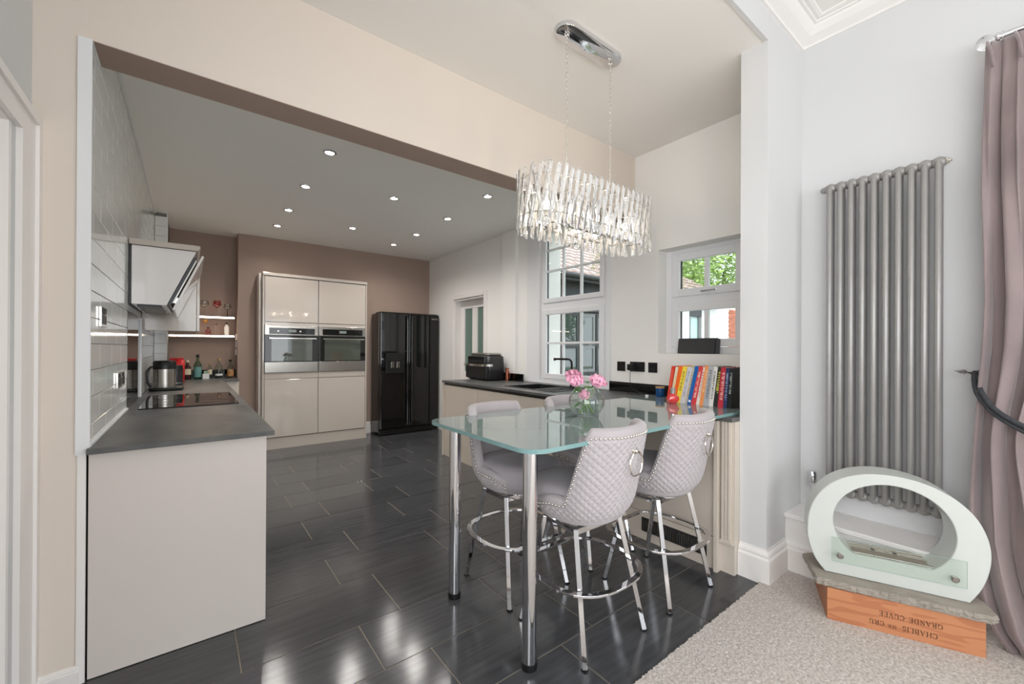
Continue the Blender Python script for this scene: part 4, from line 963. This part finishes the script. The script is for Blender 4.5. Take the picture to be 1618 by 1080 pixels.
# ---------------------------------------------------------------- things on the left worktop
def on(name, label, cat, x, y, z, group=None): return empty(name, (x, y, z), label, cat, group)
ZL = .887
cm_ = on('coffee_machine', 'stainless steel coffee machine with black top on the left worktop', 'coffee machine', -.17, 4.78, ZL)
build(MB().lathe([(.001, .915), (.08, .915), (.08, 1.075), (.001, 1.075)], (-.178, 4.79, 0), 36), 'steel_body', m_steel, cm_, smooth=True)
build(MB().lathe([(.001, 1.0755), (.079, 1.0755), (.082, 1.08), (.08, 1.135), (.073, 1.148), (.001, 1.148)], (-.178, 4.79, 0), 36), 'lid', m_blackp, cm_, smooth=True)
build(rbox(-.285, 4.69, ZL+.001, -.045, 4.93, .9145, 4, 1, edge=.006), 'base', m_blackp, cm_, smooth='all')
build(MB().tube(smooth_path([(-.262, 4.72, 1.10), (-.285, 4.69, 1.06), (-.285, 4.69, .97), (-.265, 4.71, .925)]), .010, 8), 'handle', m_graphite, cm_, smooth='all')
cn = on('canister', 'dark canister with silver band behind the coffee machine', 'canister', -.09, 5.35, ZL)
build(MB().lathe([(.001, .889), (.058, .889), (.058, 1.03), (.001, 1.03)], (-.112, 5.38, 0), 24), 'body', m_graphite, cn, smooth=True)
build(MB().lathe([(.001, 1.031), (.058, 1.031), (.058, 1.05), (.052, 1.085), (.001, 1.085)], (-.112, 5.38, 0), 24), 'lid', m_blackp, cn, smooth=True)
build(MB().lathe([(.0585, .905), (.0595, .905), (.0595, .912), (.0585, .912)], (-.112, 5.38, 0), 24), 'band', m_chrome2, cn, smooth=True)
m_red = mat('red_lacquer', (200, 36, 38), .3)
rd_ = on('tea_caddy', 'red patterned caddy standing behind the dark canister', 'caddy', -.11, 5.75, ZL)
build(rbox(-.180, 5.68, ZL+.001, -.045, 5.80, 1.135, 5, 1, edge=.008), 'tin', m_red, rd_, smooth='all'); box('lid', m_red, -.173, 5.685, 1.136, -.052, 5.795, 1.155, rd_, bevel=.006)
m_cork = mat('cork', (176, 142, 100), .8)
def bottle(label, x, y, z, h, r, glass, cap, lab=None, neck=.3, group=None, name='bottle', labh=(.25, .55), capr=.4):
    e = on(name, label, 'bottle', x, y, z, group)
    build(MB().lathe([(.001, z+.001), (r*.92, z+.001), (r, z+.006), (r, z+h*(.72-neck*.5)), (r*.85, z+h*(.78-neck*.5)), (r*.36, z+h*(.92-neck*.5)), (r*.34, z+h*.88), (.001, z+h*.88)], (x, y, 0), 20), 'glass_body', glass, e, smooth=True)
    build(MB().lathe([(.001, z+h*.881), (r*capr, z+h*.881), (r*capr, z+h), (.001, z+h)], (x, y, 0), 14), 'stopper', cap, e, smooth=True)
    if lab:
        rows = []
        for zz in (z+h*labh[0], z+h*labh[1]): rows.append([(x+(r+.0012)*sin(a), y-(r+.0012)*cos(a), zz) for a in [radians(-60+12*k) for k in range(11)]])
        build(MB().ring(rows, closed_u=False), 'label', lab, e, smooth='all')
    return e
g_dark = mat('plum_bottle_glass', (58, 24, 28), .08, coat=1); g_green = thin('green_bottle_glass', (190, 212, 198), 1.4, .02); g_clear = thin('clear_bottle_glass', (228, 234, 230), 1.5, .02)
m_lab = mat('cream_paper_label', (214, 200, 172), .7); m_labw = mat('white_label', (226, 226, 222), .6); m_labg = mat('teal_label', (104, 150, 146), .5); m_labr = mat('patterned_label', (150, 160, 96), .5, noise=(60, .1, (190, 80, 60)))
GB = 'spirit bottles on the worktop in the alcove'
bottle('dark plum bottle with cream label and pale stopper', -.026, 6.22, ZL, .228, .040, g_dark, m_lab, m_lab, group=GB)
bottle('tallest bottle, pale green glass with teal label and dark stopper', .072, 6.24, ZL, .292, .041, g_green, m_blackp, m_labg, group=GB, labh=(.08, .5))
bottle('small clear bottle with cork, behind the little white box', .190, 6.27, ZL, .200, .026, g_clear, m_cork, m_lab, group=GB)
bottle('clear round shouldered bottle with cork and white band', .280, 6.24, ZL, .245, .042, g_clear, m_cork, m_labw, group=GB, labh=(.14, .24))
bottle('rightmost alcove bottle, clear with a green and red pattern', .398, 6.24, ZL, .228, .038, g_clear, m_blackp, m_labr, group=GB, labh=(.1, .48))
e = on('card_box', 'little white box in front of the small corked bottle', 'box', .15, 6.2, ZL); box('carton', m_labw, .118, 6.17, ZL+.001, .182, 6.21, .951, e, bevel=.001); box('carton_lid', mat('mint_lid', (150, 178, 150), .5), .13, 6.175, .9515, .165, 6.205, .985, e, bevel=.004)
# shelf glasses and bottles
m_rose = thin('rose_tinted_glass', (246, 206, 206), 1.6); m_clearg = thin('clear_glass', (250, 251, 250), 2.2)
def goblet(label, x, y, z, h, r, m, stem=m_clearg, flare=1.0):
    e = on('cocktail_glass', label, 'glass', x, y, z, 'stemmed glasses on the upper alcove shelf')
    build(MB().lathe([(.003, z+h*.55), (r*.6, z+h*.63), (r, z+h*.74), (r*.92, z+h*.9), (r*.84, z+h), (r*.80, z+h), (r*.88, z+h*.9), (r*.95, z+h*.75), (r*.5, z+h*.64), (.003, z+h*.57)], (x, y, 0), 20), 'bowl', m, e, smooth='all')
    build(MB().lathe([(.001, z+.001), (.034, z+.001), (.004, z+.008), (.0035, z+h*.548), (.001, z+h*.548)], (x, y, 0), 14), 'stem', stem, e, smooth='all')
ZU = 1.650
goblet('left stemmed glass on the upper shelf, clear bowl', .139, 6.40, ZU, .20, .046, m_clearg)
goblet('middle stemmed glass on the upper shelf, pink tinted bowl', .266, 6.40, ZU, .205, .044, m_rose)
goblet('right stemmed glass on the upper shelf with a black stem', .375, 6.40, ZU, .17, .044, m_clearg, m_blackp)
bottle('pink bottle on the lower shelf', .176, 6.40, 1.417, .10, .030, m_rose, m_blackp, None, group='bottles on the lower alcove shelf', neck=.2)
bottle('white flat bottle with black stopper on the lower shelf', .365, 6.40, 1.417, .165, .026, m_labw, m_blackp, m_labw, group='bottles on the lower alcove shelf', neck=.15)
e = on('cocktail_glass', 'slim stemmed glass standing between the lower shelf bottles', 'glass', .248, 6.40, 1.417)
build(MB().lathe([(.001, 1.418), (.026, 1.418), (.003, 1.426), (.003, 1.53), (.03, 1.56), (.03, 1.567), (.001, 1.536)], (.248, 6.40, 0), 16), 'stemware', m_clearg, e, smooth='all')
e = on('bauble', 'amber glass bauble hanging under the upper shelf', 'ornament', .147, 6.38, 1.56)
build(MB().sphere((.147, 6.38, 1.592), .026, 14, 10), 'globe', mat('amber_glass', (160, 112, 30), .1, coat=1), e, smooth='all'); build(MB().cyl((.147, 6.38, 1.616), (.147, 6.38, 1.628), .006, 8), 'cap', m_chrome2, e, smooth=True)

# ---------------------------------------------------------------- on the glass bar: vase, peonies, books, scent bottle
VX, VY = 1.70, 1.53
va = on('glass_vase', 'round clear glass bowl vase of water on the glass bar', 'vase', VX, VY, ZT)
vr = [(.001, .004), (.05, .004), (.078, .025), (.096, .062), (.097, .085), (.086, .12), (.066, .145), (.060, .155), (.063, .160), (.058, .160), (.056, .154), (.062, .143), (.082, .118), (.093, .085), (.092, .063), (.074, .028), (.045, .010), (.001, .010)]
build(MB().lathe([(r, z+ZT) for r, z in vr], (VX, VY, 0), 40), 'bowl', m_vase, va, smooth='all')
build(MB().lathe([(.001, ZT+.012), (.045, ZT+.012), (.073, ZT+.03), (.090, ZT+.063), (.091, ZT+.085), (.001, ZT+.085)], (VX, VY, 0), 32), 'water', thin('vase_water', (248, 251, 248), 1.2, 0, 1.33), va, smooth=True)
m_pet = mat('pink_petal', (232, 150, 186), .6, noise=(30, .25, (246, 196, 214)), rand=.08); m_green = mat('stem_green', (120, 150, 70), .5); m_lf = mat('peony_leaf', (62, 116, 50), .45, noise=(30, .3, (96, 146, 70)))
def petal_mesh():
    b = MB(); rows = []
    for j in range(6):
        v = j/5; w = .021*sin(pi*(.12+.80*v))**.8; r = []
        for i in range(5):
            u = -1+i/2; r.append((u*w, -.012*(v**1.0)*(1.1-u*u*.6)+.010*u*u*v-(.018*sin(pi*v*.8)), .040*v+.004*sin(3*u+1)*v))
        rows.append(r)
    b.ring(rows, closed_u=False); me = bpy.data.meshes.new('petal'); me.from_pydata(b.v, [], b.f); me.shade_smooth(); me.materials.append(m_pet); me.update(); return me
pm = petal_mesh()
def leaf(b, p, d, up, L, w):
    p, d, up = Vector(p), Vector(d).normalized(), Vector(up).normalized(); s = d.cross(up).normalized(); rows = []
    for j in range(6):
        v = j/5; c = p+d*L*v-up*L*.35*v*v; ww = w*sin(pi*(.06+.92*v)); rows.append([tuple(c-s*ww+up*ww*.3), tuple(c), tuple(c+s*ww+up*ww*.3)])
    b.ring(rows, closed_u=False)
def peony(label, x, y, z, R, tilt, az, foot, n=38, seed=1):
    e = on('peony', label, 'flower', x, y, z, 'pink peonies in the glass vase'); rnd = random.Random(seed)
    base = Matrix.Rotation(az, 4, 'Z') @ Matrix.Rotation(tilt, 4, 'X')
    k = 0
    for ring, (cnt, open_, sc) in enumerate(((6, 6, .95), (9, 22, 1.05), (11, 42, 1.08), (n-24, 66, 1.05))):
        for i in range(cnt):
            a = 2*pi*i/cnt+ring*.7+rnd.uniform(-.2, .2); o = bpy.data.objects.new('petal', pm); COL.objects.link(o); o.parent = e; s = R/.036*sc*rnd.uniform(.9, 1.1)
            o.matrix_local = base @ Matrix.Rotation(a, 4, 'Z') @ Matrix.Translation((0, -.006*ring, .004-.004*ring)) @ Matrix.Rotation(radians(open_+rnd.uniform(-9, 9)), 4, 'X') @ Matrix.Diagonal((s*1.05, -s, s*.8, 1))
    core = base @ Vector((0, 0, R*.42)); cb2 = MB().sphere((0, 0, 0), R*.50, 14, 10); cb2.v = [(x+core.x+v[0]*(1+.10*sin(90*v[1]/R*.05+k_)), y+core.y+v[1], z+core.z+v[2]*.9) for k_, v in enumerate(cb2.v)]
    build(cb2, 'bloom_core', m_pet, e, smooth='all')
    build(MB().tube(smooth_path([foot, ((foot[0]+x)/2, (foot[1]+y)/2, (foot[2]+z)/2-.01), (x, y, z)], 5), .0028, 6), 'stem', m_green, e, smooth='all')
    lb = MB(); leaf(lb, (x, y, z-.004), (cos(az+1), sin(az+1), -.1), (0, 0, 1), .04, .012); build(lb, 'sepal', m_lf, e, smooth='all')
peony('left pink peony, a full open bloom facing the kitchen', VX-.058, VY+.03, ZT+.178, .043, radians(18), radians(-40), (VX+.03, VY-.02, ZT+.02), seed=2)
peony('right pink peony, the largest bloom, leaning over the vase rim', VX+.038, VY-.035, ZT+.172, .046, radians(20), radians(20), (VX-.03, VY+.02, ZT+.02), seed=3)
peony('highest pink peony, at the back between the other two', VX-.035, VY+.06, ZT+.205, .040, radians(15), radians(150), (VX+.01, VY-.04, ZT+.02), seed=4)
peony('small pink peony bud drooping inside the vase at left', VX-.050, VY-.03, ZT+.122, .017, radians(70), radians(-60), (VX+.02, VY+.02, ZT+.02), n=32, seed=5)
fo = on('peony_foliage', 'green peony leaves and stems inside the glass vase', 'foliage', VX, VY, ZT+.02)
for p, d, L, w in (((VX-.02, VY, ZT+.15), (-.9, .1, .1), .07, .02), ((VX-.02, VY-.02, ZT+.08), (-.85, .5, -.1), .072, .034), ((VX, VY, ZT+.16), (-.2, -.9, .0), .05, .016), ((VX+.03, VY+.02, ZT+.175), (.5, .5, .4), .05, .014), ((VX, VY+.02, ZT+.12), (.6, -.6, -.2), .05, .016), ((VX+.05, VY, ZT+.185), (.9, -.1, .3), .045, .014)):
    b = MB(); leaf(b, p, d, (0, 0, 1), L, w); build(b, 'leaf', m_lf, fo, smooth='all')
for a in range(5): build(MB().tube([(VX+.03*cos(a*1.3), VY+.03*sin(a*1.3), ZT+.02), (VX-.012*cos(a*1.3), VY-.012*sin(a*1.3), ZT+.165)], .0025, 6), 'stem', m_green, fo, smooth='all')
# books: spines face -x; the row leans towards the pillar
BK = [((214, 62, 48), .022, .252, (240, 120, 90), 'red spined cookbook at the left end of the row, behind the scent bottle'), ((226, 220, 196), .020, .248, (240, 180, 60), 'cream book with a yellow band, second from the left'),
      ((238, 104, 36), .026, .258, (200, 60, 20), 'bright orange book near the left of the row'), ((240, 212, 70), .028, .256, (60, 60, 60), 'yellow book beside the orange one'),
      ((206, 206, 210), .030, .255, (140, 140, 170), 'pale grey book right of the yellow one'), ((196, 190, 178), .022, .250, (170, 140, 80), 'thin stone coloured book left of the blue one'),
      ((26, 96, 168), .026, .262, (230, 232, 235), 'solid royal blue book left of the red one'), ((206, 62, 66), .030, .262, (240, 225, 215), 'red book with white lettering right of the blue one'),
      ((228, 224, 214), .022, .254, (190, 70, 70), 'narrow white book between the red and orange ones'), ((232, 150, 92), .028, .262, (240, 200, 150), 'soft orange book in the middle of the row'),
      ((170, 172, 176), .034, .264, (90, 92, 98), 'thick grey book right of the soft orange one'), ((222, 220, 216), .026, .258, (30, 30, 32), 'white book with black lettering'),
      ((44, 46, 44), .030, .258, (222, 214, 90), 'black book with yellow and white lettering'), ((186, 48, 62), .034, .256, (236, 200, 190), 'dark red book third from the right end'),
      ((44, 54, 92), .022, .252, (170, 190, 210), 'navy book second from the right end'), ((30, 32, 34), .024, .250, (190, 200, 190), 'black book at the right end against the pillar')]
y = 1.640; n = len(BK); m_pages = mat('book_pages', (232, 226, 212), .8)
tot = sum(b[1] for b in BK); scale = (1.640-1.172-.018)/tot
for i, (c, t, h, c2, lab) in enumerate(BK):
    t *= scale*.965; lean = radians(9+4*sin(pi*min(1, i/9))-5.5*max(0, (i-9)/6)); tt = t/cos(lean)
    e = on('book', lab, 'book', 2.65, y, ZT+.001, 'cookbooks in a row on the glass bar')
    local(e); e.rotation_euler = (lean, 0, 0); W_ = .18+.012*sin(i*2.3)
    k = mat(f'cover_{i}', c, .35); x0 = .004*sin(i*1.7)
    build(MB().prism([(x0, -t, 0), (x0, 0, 0), (x0, 0, h), (x0, -t, h)], (.0025, 0, 0)), 'spine', k, e, bevel=.0008)
    box('cover', k, x0+.0025, -t, 0, x0+W_, -t+.002, h, e); box('cover', k, x0+.0025, -.002, 0, x0+W_, 0, h, e)
    box('pages', m_pages, x0+.0026, -t+.0022, .003, x0+W_-.004, -.0022, h-.004, e)
    k2 = mat(f'title_{i}', c2, .5); tb_ = MB(); rr = random.Random(i+40); z = .05 if i % 3 else .09
    end = h-.03; w0, w1 = -t*.74, -t*.28
    if i in (2, 6): tb_.box(x0-.0005, -t*.8, .015, x0, -t*.2, .03)
    else:
        while z < end:
            l = rr.uniform(.004, .009); tb_.box(x0-.0006, w0, z, x0, w1 if rr.random() > .25 else (w0+w1)/2, z+l*.55); z += l+rr.choice((0, 0, .004))
    build(tb_, 'spine_print', k2, e, kind='stuff')
    y -= tt*1.0
pf_ = on('scent_bottle', 'faceted red glass scent bottle with silver cap before the books', 'scent bottle', 2.575, 1.545, ZT)
rows = []
for z, r, ph in ((.001, .022, 0), (.012, .034, .2), (.030, .043, .4), (.048, .036, .6), (.062, .020, .8), (.068, .014, 1)):
    rows.append([(2.575+r*cos(2*pi*k/7+ph), 1.545+r*sin(2*pi*k/7+ph), ZT+z) for k in range(7)])
build(MB().ring(rows), 'flask', mat('coral_red_glass', (226, 70, 72), .05, coat=1), pf_)
build(MB().lathe([(.001, ZT+.0685), (.017, ZT+.0685), (.017, ZT+.108), (.001, ZT+.108)], (2.575, 1.545, 0), 16), 'cap', m_chrome, pf_, smooth=True)
cj = on('candle_jar', 'small blue candle jar with wooden lid left of the books', 'jar', 2.87, 1.83, ZT)
build(MB().lathe([(.001, ZT+.001), (.030, ZT+.001), (.033, ZT+.006), (.033, ZT+.066), (.001, ZT+.066)], (2.87, 1.83, 0), 22), 'jar_body', mat('deep_blue_glaze', (20, 70, 124), .2), cj, smooth=True)
build(MB().lathe([(.001, ZT+.0665), (.034, ZT+.0665), (.034, ZT+.078), (.001, ZT+.078)], (2.87, 1.83, 0), 22), 'lid', m_cork, cj, smooth=True)
# black box on the window ledge
bb = on('leather_box', 'black leather covered box standing on the small window ledge', 'box', 3.16, 1.69, 1.236)
build(MB().prism([(3.135, 1.545, 1.2375), (3.195, 1.545, 1.2375), (3.205, 1.545, 1.352), (3.155, 1.545, 1.36)], (0, .30, 0)), 'case', mat('black_leather', (52, 52, 54), .4, bump=(200, .2)), bb, bevel=.004)
build(MB().prism([(3.135, 1.528, 1.2375), (3.195, 1.528, 1.2375), (3.205, 1.528, 1.352), (3.155, 1.528, 1.36)], (0, .014, 0)), 'end_cap', m_graphite, bb, bevel=.003)
e = empty('pop_up_cap', (2.9, 1.99, ZT), 'tiny white pop-up cap on the bar near the trailing wire', 'cap')
build(MB().lathe([(.001, ZT+.001), (.012, ZT+.001), (.012, ZT+.012), (.001, ZT+.012)], (2.80, 1.90, 0), 14), 'cap_body', m_upvc, e, smooth=True)
